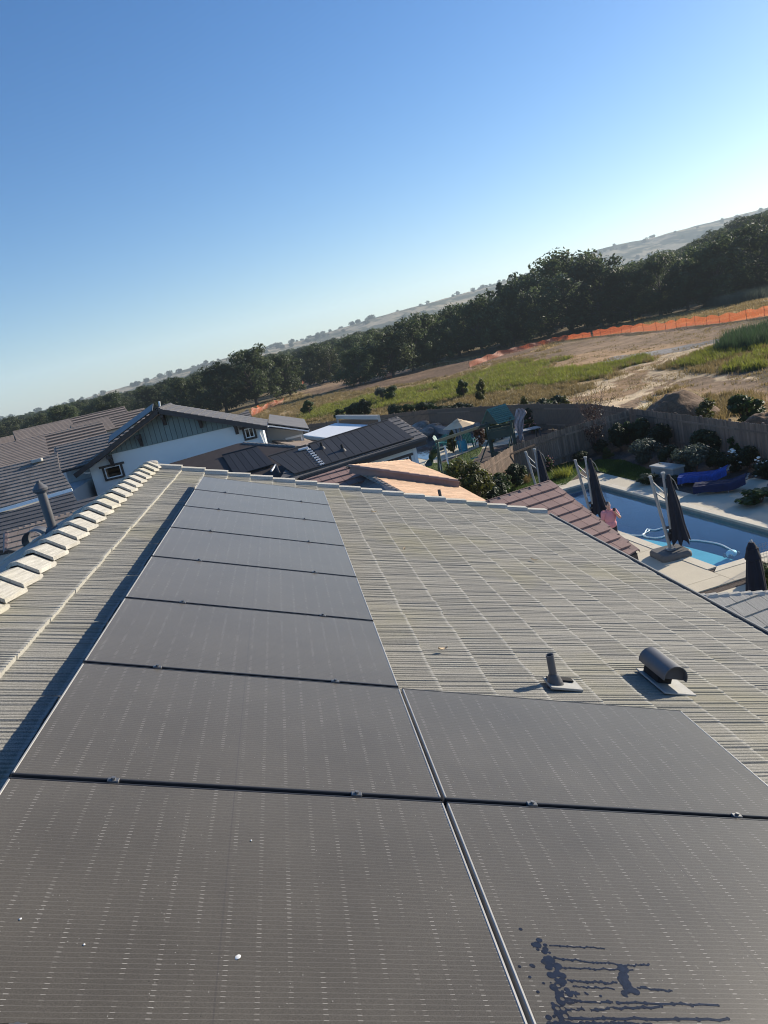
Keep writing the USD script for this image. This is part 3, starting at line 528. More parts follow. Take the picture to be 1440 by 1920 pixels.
# ------------------------------------------------------------------ solar panels
PW, PD, PITCH = 1.702, 1.128, 1.15
def make_panel(label, s0, k, stain=False, near=True):
    ytop = P0[1] - k * PITCH
    t = thing('solar_panel', label, 'solar panel', group='roof solar panels')
    o = np.array([P0[0], ytop - PD, P0[2]]) + down0 * s0
    yv = np.array([0, 1., 0])
    W = lambda v: o + v[:, :1] * down0 + v[:, 1:2] * yv + v[:, 2:] * nrm0
    def add(name, m, mt, smooth=False, uv=None): return obj(name, (W(np.asarray(m[0], float)), m[1]), mt, t, smooth, uv=uv)
    fw = .011
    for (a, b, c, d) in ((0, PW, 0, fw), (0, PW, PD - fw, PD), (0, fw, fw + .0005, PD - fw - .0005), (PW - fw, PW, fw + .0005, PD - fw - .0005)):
        add('frame', rbox(a, b, c, d, -.035, 0, .003), M['frame'] if b - a > .5 else M['glint_frame'])
    gv = np.array([(fw, fw, -.0015), (PW - fw, fw, -.0015), (PW - fw, PD - fw, -.0015), (fw, PD - fw, -.0015)])
    add('glass', (gv, np.array([[0, 1, 2], [0, 2, 3]])), M['pv'], uv=gv[:, :2])
    add('back_sheet', (gv - [0, 0, .008], np.array([[0, 2, 1], [0, 3, 2]])), M['vent_inside'])
    for s in (.38, 1.34):                                     # clamps on the near seam, feet under the rails
        if k == 0: pass
        c = trimesh.creation.cylinder(.0085, .010, sections=10); cv = np.array(c.vertices)
        b = rbox(s - .022, s + .022, -.021, .006, -.02, .006, .002)
        add('clamp', cat_([b, (cv + [s, -.009, .010], np.array(c.faces))]), M['clamp'])
    for s in (.38, 1.34):
        add('rail', rbox(s - .02, s + .02, -.02, PD, -.075, -.036, .003), M['rail'])
        add('foot', cat_([rbox(s - .03, s + .03, PD * .5 - .05, PD * .5 + .05, -.170, -.076, .003)]), M['rail'])
    if stain:
        r = np.random.default_rng(5); sh = []
        def streak(a, b, w):
            n = 16; pts = [(a[0] + (b[0] - a[0]) * i / n + 0, a[1] + (b[1] - a[1]) * i / n + (r.random() - .5) * .007) for i in range(n + 1)]
            for i, p in enumerate(pts): sh.append(sg.Point(p).buffer(w * (.65 + .7 * r.random()) * (1 if i < n - 2 else .8), 6))
            sh.append(sg.LineString(pts).buffer(w * .6))
        def loc(px): return ((np.asarray(px) - o) @ down0, (np.asarray(px) - o)[1])
        trunk = [loc(p) for p in [(0.368, 2.052, 6.579), (0.378, 1.998, 6.575), (0.387, 1.946, 6.572), (0.382, 1.891, 6.574), (0.382, 1.844, 6.574), (0.356, 1.790, 6.583), (0.324, 1.749, 6.595)]]
        for i in range(len(trunk) - 1):
            a, b = np.array(trunk[i]), np.array(trunk[i + 1])
            for q in range(9):
                c = a + (b - a) * q / 9 + (r.random(2) - .5) * [.05, .018]
                sh.append(sg.Point(c).buffer(.005 + .010 * r.random(), 7))
        for a, b, w in (((0.408, 2.035, 6.564), (0.578, 2.029, 6.500), .0055), ((0.406, 1.983, 6.564), (0.604, 1.960, 6.490), .0065), ((0.393, 1.946, 6.569), (0.630, 1.939, 6.480), .006), ((0.611, 1.958, 6.487), (0.691, 1.963, 6.457), .0055), ((0.414, 1.894, 6.561), (0.556, 1.887, 6.508), .007),
                        ((0.422, 1.872, 6.558), (0.538, 1.864, 6.515), .0055), ((0.613, 1.872, 6.487), (0.712, 1.858, 6.449), .0065), ((0.390, 1.848, 6.571), (0.451, 1.845, 6.548), .007), ((0.394, 1.819, 6.569), (0.825, 1.808, 6.407), .0085), ((0.367, 1.786, 6.579), (0.651, 1.800, 6.473), .009), ((0.341, 1.757, 6.589), (0.827, 1.758, 6.406), .010), ((0.306, 1.740, 6.602), (0.590, 1.739, 6.495), .012)):
            streak(loc(a), loc(b), w * .72)
        for p in ((0.601, 1.943, 6.491), (0.591, 1.917, 6.495), (0.583, 1.888, 6.498), (0.584, 1.867, 6.498), (0.565, 1.847, 6.505), (0.598, 1.856, 6.492), (0.582, 1.900, 6.498)):
            sh.append(sg.Point(loc(p)).buffer(.013 + .006 * r.random(), 8))
        for i in range(26):
            p = np.array(loc((0.373, 1.887, 6.577))) + r.normal(size=2) * [.06, .07]; sh.append(sg.Point(p).buffer(.003 + .005 * r.random(), 6))
        u = unary_union(sh).simplify(.0006)
        u = u.intersection(sg.box(.02, .02, PW - .02, PD - .02))
        holes = unary_union([sg.Point(np.array(loc((0.414, 1.809, 6.562))) + r.normal(size=2) * [.10, .035]).buffer(.004 + .006 * r.random()) for _ in range(40)])
        v, f = extrude(u.difference(holes), -.0012, -.0006); add('water_stain', (v, f), M['stain'])
    return t, o, yv
col = ['rearmost solar panel, below the far rake tiles', 'second solar panel from the far end of the long column', 'third solar panel from the far end of the long column', 'fourth solar panel from the far end of the long column',
       'fifth solar panel from the far end of the long column', 'sixth solar panel of the column, its right corner touching the two extra panels', 'seventh solar panel, left of the right-hand rear panel with the grey tiles behind', 'large dusty solar panel filling the bottom left of the view, with one white bird dropping']
for k in range(8):
    t_, o_, y_ = make_panel(col[k], 0.0, k)
    if k == 7:
        r = np.random.default_rng(3)
        for c, sz in (((-0.503, 1.957, 6.906), .008), ((-1.091, 2.085, 7.127), .004), ((-0.905, 1.991, 7.057), .003), ((-0.483, 2.511, 6.899), .003)):
            m = trimesh.creation.icosphere(1, 1.0); v = np.array(m.vertices) * (1 + .3 * r.random((42, 1))) * [sz, sz, .0015] + np.asarray(c) + nrm0 * .0002
            obj('bird_dropping', (v, np.array(m.faces)), M['dropping'], t_, True)
make_panel('right-hand rear solar panel, its far edge just below the two roof vents', 1.717, 6)
make_panel('right-hand front solar panel marked with dark wet splashes', 1.717, 7, stain=True)

# ------------------------------------------------------------------ roof vents
def cyl(r0, r1, z0, z1, n=28, inner=None):
    pts = [(r0, z0), (r1, z1)]
    a = np.arange(n) / n * 2 * np.pi; V = np.concatenate([np.stack([r * np.cos(a), r * np.sin(a), np.full(n, z)], -1) for r, z in pts]); F = []
    for j in range(n): k = (j + 1) % n; F += [[j, k, n + k], [j, n + k, n + j]]
    return V, np.array(F)
def lathe(prof, n=28):
    return cat_([cyl(a[0], b[0], a[1], b[1], n) for a, b in zip(prof[:-1], prof[1:])])
def on_roof(v, at): return np.asarray(at, float) + v[:, :1] * down0 + v[:, 1:2] * np.array([0, 1., 0]) + v[:, 2:] * nrm0
b0 = np.array((1.310, 4.636, 6.049))
t = thing('plumbing_vent', 'short dark grey vent pipe on its flashing, left of the hooded vent', 'roof vent')
obj('pipe', (lathe([(.026, -.02), (.026, .225), (.0215, .225), (.0215, .12), (.001, .12)])[0] + b0, lathe([(.026, -.02), (.026, .225), (.0215, .225), (.0215, .12), (.001, .12)])[1]), M['vent_grey'], t, 30)
cv = lathe([(.062, -.012), (.052, .03), (.036, .075), (.029, .088), (.026, .088)]); obj('boot', (cv[0] + b0, cv[1]), M['vent_grey'], t, 30)
obj('flashing', (on_roof(rbox(-.06, .165, -.085, .09, .004, .020, .002)[0], b0), rbox(-.06, .165, -.085, .09, .004, .020, .002)[1]), M['flashing'], t)
obj('lead_apron', (on_roof(rbox(-.045, .135, .02, .072, .022, .034, .002)[0], b0 ), rbox(-.045, .135, .02, .072, .022, .034, .002)[1]), M['vent_inside'], t)
# hooded vent: half barrel, open towards the eave
b1 = np.array((2.136, 4.931, 5.738))
t = thing('hooded_vent', 'grey half-barrel roof vent on a pale flashing sheet, right of the short pipe', 'roof vent')
def half_barrel(r, x0, x1, y0, z0, th=.006, n=18, a0=-.25, a1=math.pi + .25):
    A = np.linspace(a0, a1, n); V = []
    for rr in (r, r - th):
        for x in (x0, x1): V.append(np.stack([np.full(n, x), y0 + rr * np.cos(A), z0 + rr * np.sin(A)], -1))
    V = np.vstack(V); F = []
    for j in range(n - 1):
        F += [[j, n + j, n + j + 1], [j, n + j + 1, j + 1], [2 * n + j, 3 * n + j + 1, 3 * n + j], [2 * n + j, 2 * n + j + 1, 3 * n + j + 1],
              [j, j + 1, 2 * n + j + 1], [j, 2 * n + j + 1, 2 * n + j], [n + j, 3 * n + j + 1, n + j + 1], [n + j, 3 * n + j, 3 * n + j + 1]]
    for s in (0, n - 1): F += [[s, 2 * n + s, 3 * n + s], [s, 3 * n + s, n + s]]
    return V, np.array(F)
hb = half_barrel(.088, -.25, .13, 0, .105); sw = lambda v: np.stack([-v[:, 1], v[:, 0], v[:, 2]], -1)
obj('hood', (on_roof(sw(hb[0]), b1), hb[1]), M['vent_grey'], t, 40)
v, f = extrude(sg.Polygon([(.084 * math.cos(a), .105 + .084 * math.sin(a)) for a in np.linspace(-.25, math.pi + .25, 18)]), -.002, .002); v = np.stack([-v[:, 0], v[:, 2] + .124, v[:, 1]], -1); obj('end_plate', (on_roof(v, b1), f), M['vent_grey'], t)
v2 = v + [0, -.335, 0]; obj('end_plate', (on_roof(v2, b1), f), M['vent_dark'], t)  # dark plate in the open mouth, coloured to stand for its inner shade
nk = rbox(-.055, .055, -.13, .10, .0, .10, .01); obj('throat', (on_roof(nk[0], b1), nk[1]), M['vent_inside'], t)
fl = rbox(-.09, .15, -.30, .14, .006, .018, .003); obj('flashing', (on_roof(fl[0], b1), fl[1]), M['flashing'], t)
# small pipe by the far rake
b2 = np.array((2.184, 12.596, 5.720))
t = thing('vent_pipe', 'small dark vent pipe beside a bright flashing at the far edge of the grey roof', 'roof vent')
pp = lathe([(.027, -.02), (.027, .17), (.02, .17), (.02, .1), (.001, .1)]); obj('pipe', (pp[0] + b2, pp[1]), M['vent_dark'], t, 30)
pp = lathe([(.06, -.01), (.03, .05), (.027, .06)]); obj('boot', (pp[0] + b2, pp[1]), M['vent_dark'], t, 30)
fl = rbox(.0, .27, -.14, .10, .006, .018, .002); obj('flashing', (on_roof(fl[0], b2), fl[1]), M['white_paint'], t)
# dry litter on the tiles
for c, lab, a in (((0.677, 5.098, 6.302), 'curled dry leaf on the grey tiles below the middle of the slope', 20), ((0.911, 8.272, 6.214), 'pale dry leaf high on the grey tiles', 70), ((2.409, 8.467, 5.651), 'dark dry leaf in the middle of the grey tiles', 130), ((0.847, 10.471, 6.238), 'pale scrap near the far rake tiles', 10)):
    u = np.linspace(-1, 1, 7); V = np.array([(x * .045, w_ * .014 * (1 - x * x) + .004 * x, .014 * x * x + .010 * abs(w_)) for x in u for w_ in (-1, 0, 1)]); F = []
    for i in range(6):
        for j in range(2): k = i * 3 + j; F += [[k, k + 3, k + 4], [k, k + 4, k + 1]]
    v, f = xf((V, np.array(F)), rz=math.radians(a)); obj('dry_leaf', (on_roof(v, c), f), M['canvas'], None, True, lab, 'leaf')
# flue and hood on the hidden left slope
fb = np.array([-3.80, 11.82, 6.84])
t = thing('flue_pipe', 'tall grey flue with a conical rain cap, rising behind the ridge tiles on the left', 'flue')
q = lathe([(.066, -.05), (.066, .66)]); obj('pipe', (q[0] + fb, q[1]), M['vent_grey'], t, True)
q = lathe([(.07, .575), (.105, .615), (.110, .65), (.045, .725), (.034, .73), (.034, .765), (.001, .77)]); obj('rain_cap', (q[0] + fb, q[1]), M['vent_grey'], t, 30)
q = lathe([(.15, -.06), (.09, .04), (.07, .06)]); obj('boot', (q[0] + fb, q[1]), M['vent_grey'], t, 30)
down1, along1, nrm1 = frame_of(180, SL)
def on_left(v, at): return np.asarray(at, float) + v[:, :1] * down1 + v[:, 1:2] * np.array([0, 1., 0]) + v[:, 2:] * nrm1
lb = np.array([-4.05, 11.82, 6.72])
t = thing('low_hooded_vent', 'half-barrel roof vent with a dark opening at the foot of the capped flue', 'roof vent')
hb = half_barrel(.15, -.2, .2, 0, .06, a0=0, a1=math.pi); hb2 = np.stack([hb[0][:, 1], hb[0][:, 0], hb[0][:, 2]], -1)
obj('hood', (on_left(hb2, lb), hb[1][:, ::-1]), M['vent_grey'], t, 40)
fl = rbox(-.2, .2, -.25, .25, .004, .014, .002); obj('flashing', (on_left(fl[0], lb), fl[1]), M['vent_grey'], t)

# ------------------------------------------------------------------ lower roofs beside our house
def solid_under(pts, zb=0.0, inset=.25):
    """walls below a roof outline"""
    P = np.asarray(pts, float); poly = sg.Polygon(P[:, :2]).buffer(-inset)
    if poly.is_empty: return None
    top = P[:, 2].min() - .18
    return extrude(poly, zb, top)
lowroof = thing('brown_tiled_annex', 'low annex with brown tiles in dark-edged courses, between the grey roof and the pool', 'roof')
BR = [(4.398, 19.851, 3.734), (6.646, 20.471, 3.741), (7.334, 16.933, 2.389), (6.573, 16.545, 2.322), (5.219, 18.005, 2.984)]
tiled(lowroof, BR, -75, 20.6, M['brown_tile'], .40, .36, .055, deck=M['dark_wood'], gap=.006, stagger=0)
caps(lowroof, BR[1], BR[0], M['brown_cap'], 7, .13, .06, .03, .03, name='ridge_tile', flip=True)
caps(lowroof, BR[1], BR[2], M['brown_cap'], 10, .12, .07, .03, .03, name='rake_tile', flip=True, upv=frame_of(-75, 20.6)[2], flat=.7)
obj('fascia', beam(np.array(BR[2]) - [0, 0, .14], np.array(BR[3]) - [0, 0, .14], .05, .2), M['dark_wood'], lowroof)
w = solid_under(BR); obj('wall', w, M['stucco'], lowroof)

annex = thing('terracotta_tiled_house', 'low house with sunlit terracotta tile slopes just past the far rake of the grey roof', 'house')
MR = [(-0.173, 27.731, 4.223), (0.197, 27.902, 4.249), (1.788, 28.468, 4.300), (2.570, 27.756, 3.965), (2.705, 26.556, 3.516), (1.138, 26.253, 3.559), (-0.278, 26.820, 3.903)]
tiled(annex, MR, -75, 20.6, M['brown_tile'], .40, .36, .055, deck=M['dark_wood'], gap=.006, name='brown_roof_tile', maxn=120, stagger=0, deckname='brown_roof_deck')
caps(annex, MR[2], MR[1], M['brown_cap'], 6, .12, .05, .03, .03, name='brown_ridge_tile', flip=True)
LR = [(2.117, 27.674, 4.146), (2.582, 27.839, 3.971), (5.314, 27.715, 2.944), (5.600, 22.725, 2.836), (3.604, 17.756, 3.587), (2.943, 23.291, 3.835)]
tiled(annex, LR, 0, 20.6, M['sunlit_tile'], .33, .30, .026, deck=M['dark_wood'], name='terracotta_tile', maxn=170, deckname='lower_deck')
caps(annex, np.array(LR[5]) + [0, -.6, 0], LR[0], M['dark_tile2'], 14, .12, .06, .03, .03, name='ridge_tile')
UR = [(1.638, 26.455, 4.614), (4.369, 31.009, 3.588), (5.277, 26.193, 3.246)]
tiled(annex, UR, 0, 20.6, M['sunlit_tile'], .33, .30, .026, deck=M['dark_wood'], name='upper_terracotta_tile', maxn=130, deckname='upper_deck')
caps(annex, UR[1], UR[0], M['sunlit_tile'], 15, .11, .05, .03, .03, name='hip_tile', flip=False)
obj('rake_fascia', beam(np.array(UR[0]) - [0, .03, .16], np.array(UR[2]) - [0, .03, .16], .05, .22), M['brown_cap'], annex)
caps(annex, np.array(UR[0]) + [.05, 0, .01], np.array(UR[2]) + [0, 0, .01], M['brown_cap'], 11, .09, .05, .025, .02, name='rake_tile', flip=True, upv=nrm0, flat=.8)
# shaded west slope below the ridge of the lower wing, its shade painted in by charcoal tiles
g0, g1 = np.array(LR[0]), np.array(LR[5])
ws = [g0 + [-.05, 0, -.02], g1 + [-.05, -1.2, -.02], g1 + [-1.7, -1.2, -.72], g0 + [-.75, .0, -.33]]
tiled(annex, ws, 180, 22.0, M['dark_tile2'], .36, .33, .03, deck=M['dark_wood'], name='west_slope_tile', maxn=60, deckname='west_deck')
obj('wall', cat_([m for m in (solid_under([(g0[0] + .2, g0[1] - 4, 2.6), (g0[0] + 3, g0[1] - 4, 2.6), (g0[0] + 3, g0[1], 2.6), (g0[0] + .2, g0[1], 2.6)], 0, .1),) if m]), M['stucco'], annex)
obj('vent_flashing', (np.array([(0, 0, 0.)]), np.zeros((0, 3), int)) if False else (lambda c: (on_roof(rbox(-.2, .2, -.15, .15, .03, .045, .003)[0], c), rbox(-.2, .2, -.15, .15, .03, .045, .003)[1]))(np.array([(4.528, 26.642, 3.239)][0])), M['canvas'], annex)
# second wing of our house at the right edge
wing = thing('grey_tiled_wing', 'low wing under grey ribbed tiles at the right edge, below the gutter', 'roof')
WR = [(6.294, 12.367, 2.945), (8.618, 11.886, 2.615), (7.635, 9.786, 1.902), (6.588, 10.757, 2.329)]
tiled(wing, WR, -80, 20.6, M['grey_tile_side'], .352, .327, .028, deck=M['dark_wood'])
caps(wing, WR[0], WR[1], M['pale_tile_x'], 12, .10, .05, .024, .03, name='ridge_tile', flip=True)
w = solid_under(WR); obj('wall', w, M['stucco'], wing)

# ------------------------------------------------------------------ grey gabled house and the dark roofs beside it
GY = 42.0
gable = thing('gabled_house', 'two-storey house with a green boarded gable and pale stucco wall, its back roof dark', 'house')
A_, E0, E1 = np.array((-6.445, 42.000, 7.602)), np.array((-11.406, 42.000, 5.295)), np.array((-1.194, 42.000, 5.475))
W0, W1 = np.array((-10.778, 42.000, 5.524)), np.array((-1.485, 42.000, 5.365))
bz = (-9.461, 42.000, 5.706)[2]; b1z = (-3.981, 42.000, 5.941)[2]; zb = (bz + b1z) / 2
def wall_poly(pts, y0, y1): 
    v, f = extrude(sg.Polygon(pts), 0, 1); return np.stack([v[:, 0], y0 + (y1 - y0) * v[:, 2], v[:, 1]], -1), f[:, ::-1]
ap = (A_[0], A_[2] - .28)
sl_l = (ap[1] - (E0[2] - .25)) / (ap[0] - E0[0]); sl_r = (ap[1] - (E1[2] - .25)) / (E1[0] - ap[0])
zl = lambda x: ap[1] - (sl_l * (ap[0] - x) if x < ap[0] else sl_r * (x - ap[0]))
xa, xb = W0[0], W1[0]
xl, xr = ap[0] - (ap[1] - zb) / sl_l, ap[0] + (ap[1] - zb) / sl_r
obj('wall', wall_poly([(xa, 0), (xb, 0), (xb, zl(xb)), (xr, zb - .001), (xl, zb - .001), (xa, zl(xa))], GY, GY + 3.9), M['stucco'], gable)
nb = 26
for i in range(nb):                                            # upright boards of the gable, battens between them
    x0, x1 = xl + (xr - xl) * i / nb + .012, xl + (xr - xl) * (i + 1) / nb - .012
    pts = [(x0, zb), (x1, zb), (x1, zl(x1))] + ([(ap[0], ap[1])] if x0 < ap[0] < x1 else []) + [(x0, zl(x0))]
    if sg.Polygon(pts).is_valid and sg.Polygon(pts).area > .01: obj('gable_board', wall_poly(pts, GY - .05, GY + .25), M['green_siding'], gable)
obj('gable_backing', wall_poly([(xl, zb), (xr, zb), ap], GY - .02, GY + .2), M['dark_wood'], gable)
for a, b in ((A_, E0), (A_, E1)):
    obj('barge_board', beam(a + [0, -.75, -.12], b + [0, -.75, -.12], .08, .24), M['dark_wood'], gable)
for side, (a, b) in enumerate(((A_, E0), (A_, E1))):
    q = [a + [0, -.72, 0], a + [0, 4.2, 0], b + [0, 4.2, 0], b + [0, -.72, 0]]
    slp = math.degrees(math.atan2(a[2] - b[2], abs(b[0] - a[0])))
    tiled(gable, q, 180 if side == 0 else 0, slp, M['dark_tile'], .36, .33, .035, single=False, deck=M['dark_wood'], rows_only=False, name='roof_tile', deckname='roof_deck')
caps(gable, A_ + [0, -.7, .05], A_ + [0, 4.2, .05], M['dark_tile'], 12, .15, .08, single=False)
for px in ((303, 776), (380, 779), (420, 797), (268, 822), (205, 855)):
    pass
for c in ((-6.365, 42.000, 7.068), (-4.577, 42.000, 6.514), (-2.840, 42.000, 5.766), (-7.830, 42.000, 6.281), (-9.553, 42.000, 5.582)):
    c = np.array(c); c[1] = GY
    obj('bracket', cat_([box(c[0] - .09, c[0] + .09, GY - .7, GY - .05, c[2] + .05, c[2] + .23), beam((c[0], GY - .07, c[2] - .30), (c[0], GY - .5, c[2] + .1), .14, .14, (1, 0, 0)), box(c[0] - .09, c[0] + .09, GY - .12, GY - .055, c[2] - .4, c[2] + .05)]), M['dark_wood'], gable)
def window(parent, x0, x1, z0, z1, y, mull=False, label=None):
    w = thing('window', parent=parent)
    fr = .11
    for b in (box(x0 - fr, x0, y - .07, y, z0 - fr, z1), box(x1, x1 + fr, y - .07, y, z0 - fr, z1), box(x0, x1, y - .07, y, z0 - fr, z0), box(x0 - fr - .12, x1 + fr + .12, y - .10, y, z1, z1 + fr)):
        obj('trim', b, M['dark_wood'], w)
    t_ = .055
    for b in (box(x0 + .002, x0 + t_, y - .05, y, z0 + .002, z1 - .002), box(x1 - t_, x1 - .002, y - .05, y, z0 + .002, z1 - .002), box(x0 + t_, x1 - t_, y - .05, y, z0 + .002, z0 + t_), box(x0 + t_, x1 - t_, y - .05, y, z1 - t_, z1 - .002)):
        obj('sash', b, M['white_paint'], w)
    if mull: obj('sash', box((x0 + x1) / 2 - .02, (x0 + x1) / 2 + .02, y - .045, y, z0 + t_, z1 - t_), M['white_paint'], w)
    obj('pane', box(x0 + t_, x1 - t_, y - .03, y - .024, z0 + t_, z1 - t_), M['pane'], w)
    obj('room', box(x0 + t_, x1 - t_, y - .015, y - .006, z0 + t_, z1 - t_), M['room'], w)
c = np.array((-9.635, 42.000, 4.901)); window(gable, c[0] - .42, c[0] + .42, c[2] - .30, c[2] + .30, GY)
c = np.array((-2.204, 42.000, 5.296)); window(gable, c[0] - .24, c[0] + .24, c[2] - .26, c[2] + .26, GY, True)
# solar panel lying on its left slope
pa, pb = np.array((-6.692, 41.400, 7.495)), np.array((-9.286, 41.400, 6.365))
dd = pb - pa
t = thing('rooftop_panel', 'slim grey solar panel along the left rake of the green gabled house', 'solar panel')
q_ = [pb + [0, -.35, .10], pa + [0, -.35, .10], pa + [0, .55, .42], pb + [0, .55, .42]]
def plate(q, th):
    q = np.array(q); nn_ = np.cross(q[1] - q[0], q[3] - q[0]); nn_ /= np.linalg.norm(nn_); h = trimesh.convex.convex_hull(np.vstack([q, q - nn_ * th])); return np.array(h.vertices), np.array(h.faces)
obj('frame', plate(q_, .05), M['frame'], t); qc = np.mean(q_, 0); qn = np.cross(q_[1] - q_[0], q_[3] - q_[0]); qn /= np.linalg.norm(qn)
obj('glass', plate([qc + (c - qc) * .97 + qn * .006 for c in np.array(q_)], .004), M['panel_far'], t)
for k in (.2, .8): e = pa + (pb - pa) * k + [0, .45, 0]; obj('leg', beam(e + [0, 0, -.1], e + [0, 0, .36], .05), M['rail'], t)
# downpipe and gutter
obj('downpipe', tube([(-1.136, 41.400, 5.450), (-1.207, 41.500, 5.401), (-1.626, 41.900, 5.259), (-1.682, 41.900, 5.155), (-1.600, 41.900, 4.546)], .045, 8), M['white_paint'], gable)
obj('downpipe', tube([(-11.183, 41.400, 5.355), (-11.003, 41.900, 5.155), (-10.785, 41.900, 5.132)], .045, 8), M['white_paint'], gable)
obj('vent_pipe', tube([(-6.487, 42.500, 7.612), (-6.437, 42.500, 7.948)], .05, 8), M['white_paint'], gable)
tiled(gable, [(-4.054, 54.738, 5.474), (-2.646, 56.000, 5.837), (-2.377, 54.179, 5.167), (-2.444, 53.086, 4.780), (-4.087, 53.712, 5.108)], -80, 20, M['dark_tile2'], .42, .4, .05, single=False, deck=M['dark_wood'], name='back_roof_tile', deckname='back_roof_deck')
# recessed wall between the gable and the left wing
v = wall_poly([((-12.626, 44.200, 5.307)[0], 0), ((-11.272, 44.200, 5.106)[0] + .5, 0), ((-11.272, 44.200, 5.106)[0] + .5, (-11.789, 44.200, 5.352)[2]), ((-12.626, 44.200, 5.307)[0], (-12.626, 44.200, 5.307)[2])], 44.2, 50); obj('side_wall', v, M['stucco_grey'], gable)
# lower right extension with white fascia
ra, rb = np.array((-1.209, 46.000, 5.196)), np.array((1.009, 46.000, 4.361))
obj('extension_wall', wall_poly([((-1.429, 46.000, 5.086)[0], 0), ((0.536, 46.000, 4.015)[0], 0), ((0.640, 46.000, 4.446)[0], (0.625, 46.000, 4.385)[2]), ((-1.429, 46.000, 5.086)[0], (-1.209, 46.000, 5.067)[2])], 46, 51), M['stucco_grey'], gable)
obj('extension_roof', cat_([beam(ra + [0, 3, .12], rb + [0, 3, .12], 8, .12, (0, 0, 1))]), M['dark_tile'], gable)
obj('extension_gutter', beam(ra + [0, -.95, .05], rb + [0, -.95, .05], .1, .14), M['white_paint'], gable)
c = np.array((0.098, 46.000, 4.214)); obj('extension_window', cat_([box(c[0] - .55, c[0] + .45, 45.93, 45.99, c[2] - .12, c[2])  , box(c[0] + .35, c[0] + .45, 45.93, 45.99, c[2] - .6, c[2] - .12)]), M['white_paint'], gable)
# dark roofs of the left wing (they face us)
leftw = thing('dark_roofed_house', 'long dark tile roof at the left edge with a white gutter', 'house')
L1 = [(-17.031, 39.537, 6.451), (-11.555, 40.000, 6.549), (-11.123, 38.214, 5.894), (-10.259, 36.122, 5.122), (-15.773, 35.248, 4.875)]
tiled(leftw, L1, -88, 20, M['dark_tile2'], .36, .33, .05, deck=M['dark_wood'], stagger=.5, maxn=300)
L2 = [(-13.404, 46.557, 6.633), (-10.360, 46.830, 6.693), (-8.617, 46.911, 6.701), (-10.431, 43.627, 5.529), (-11.676, 43.400, 5.463), (-12.635, 43.294, 5.436)]
tiled(leftw, L2, -88, 20, M['dark_tile2'], .40, .33, .065, deck=M['dark_wood'], single=False, name='upper_roof_tile', deckname='upper_deck', rows_only=False)
caps(leftw, L1[1], L1[0], M['dark_tile2'], 14, .14, .06, single=True)
caps(leftw, np.array(L2[0]), np.array(L2[5]), M['tan_tile'], 6, .14, .06, name='rake_tile', upv=frame_of(-88, 20)[2], flat=.7)
caps(leftw, L2[0], L2[2], M['dark_tile2'], 14, .12, .06, single=False, name='upper_ridge_tile')
obj('gutter', beam(np.array(L1[3]) + [0, -.05, -.08], np.array(L1[4]) + [0, -.05, -.08], .12, .14), M['white_paint'], leftw)
obj('wall', extrude(sg.Polygon([(L1[4][0], L1[4][1] + .6), (L1[3][0] - .9, L1[3][1] + .6), (L1[3][0] - .9, L1[3][1] + 8), (L1[4][0], L1[4][1] + 8)]), 0, min(p[2] for p in L1) - .2), M['stucco_grey'], leftw)
c = np.array([(-12.408, 39.442, 6.357)][0]); obj('roof_vent', rbox(c[0] - .25, c[0] + .25, c[1] - .15, c[1] + .15, c[2] + .05, c[2] + .2, .02), M['flashing'], leftw)
lowd = thing('shaded_lower_roof', 'dark single-storey tile roof in shade below the white gutter on the left', 'roof')
L3 = [(-13.347, 31.980, 4.970), (-9.458, 33.122, 5.230), (-9.087, 32.134, 4.900), (-7.906, 32.306, 4.922), (-6.633, 32.688, 5.010), (-8.617, 29.837, 4.143), (-11.074, 29.307, 4.041), (-12.686, 29.577, 4.174)]
tiled(lowd, L3, -85, 18, M['dark_tile'], .36, .33, .04, deck=M['dark_wood'], single=False)
w = solid_under(L3); obj('wall', w, M['stucco_grey'], lowd)
brw = thing('brown_capped_roof', 'brown tile hip with pale ridge tiles showing behind the capped flue', 'roof')
L4 = [(-9.028, 24.000, 5.384), (-7.024, 24.604, 5.464), (-6.523, 23.350, 5.035), (-7.948, 22.380, 4.805), (-8.787, 22.955, 5.036)]
tiled(brw, L4, -80, 18, M['tan_tile'], .36, .33, .04, deck=M['dark_wood'])
caps(brw, L4[0], L4[1], M['tan_tile'], 12, .12, .06)
caps(brw, L4[0], L4[4], M['brown_cap'], 6, .12, .06, name='hip_tile')
w = solid_under(L4); obj('wall', w, M['stucco_grey'], brw)

# dark roof joined to the gable and the wing with black solar pool mats
darkw = thing('black_matted_house', 'single-storey wing whose dark tile roof is covered by black pool-heating mats', 'house')
D1 = [(-6.614, 38.081, 4.703), (-6.175, 38.822, 4.958), (-2.802, 39.512, 5.101), (-2.478, 39.461, 5.072), (0.014, 38.000, 4.463), (0.599, 36.959, 4.067), (0.076, 33.864, 2.962), (-6.542, 36.515, 4.133)]
tiled(darkw, D1, -85, 20, M['dark_tile2'], .40, .36, .06, deck=M['dark_wood'], single=False, name='rear_roof_tile', deckname='rear_deck', offset=-.12)
caps(darkw, D1[3], D1[4], M['dark_tile'], 12, .13, .06, name='hip_tile')
D2 = [(-1.113, 33.604, 3.535), (0.168, 36.749, 4.482), (5.350, 39.028, 4.620), (6.213, 36.454, 3.600), (-0.155, 33.875, 3.508), (-0.885, 33.083, 3.322)]
tiled(darkw, D2, -70, 20.6, M['dark_tile'], .40, .36, .05, deck=M['dark_wood'], name='roof_tile', maxn=200)
caps(darkw, D2[2], D2[1], M['dark_tile'], 18, .13, .06, flip=True)
caps(darkw, D2[2], D2[3], M['dark_tile2'], 12, .11, .06, name='rake_tile', flip=True, upv=frame_of(-70, 20.6)[2], flat=.7)
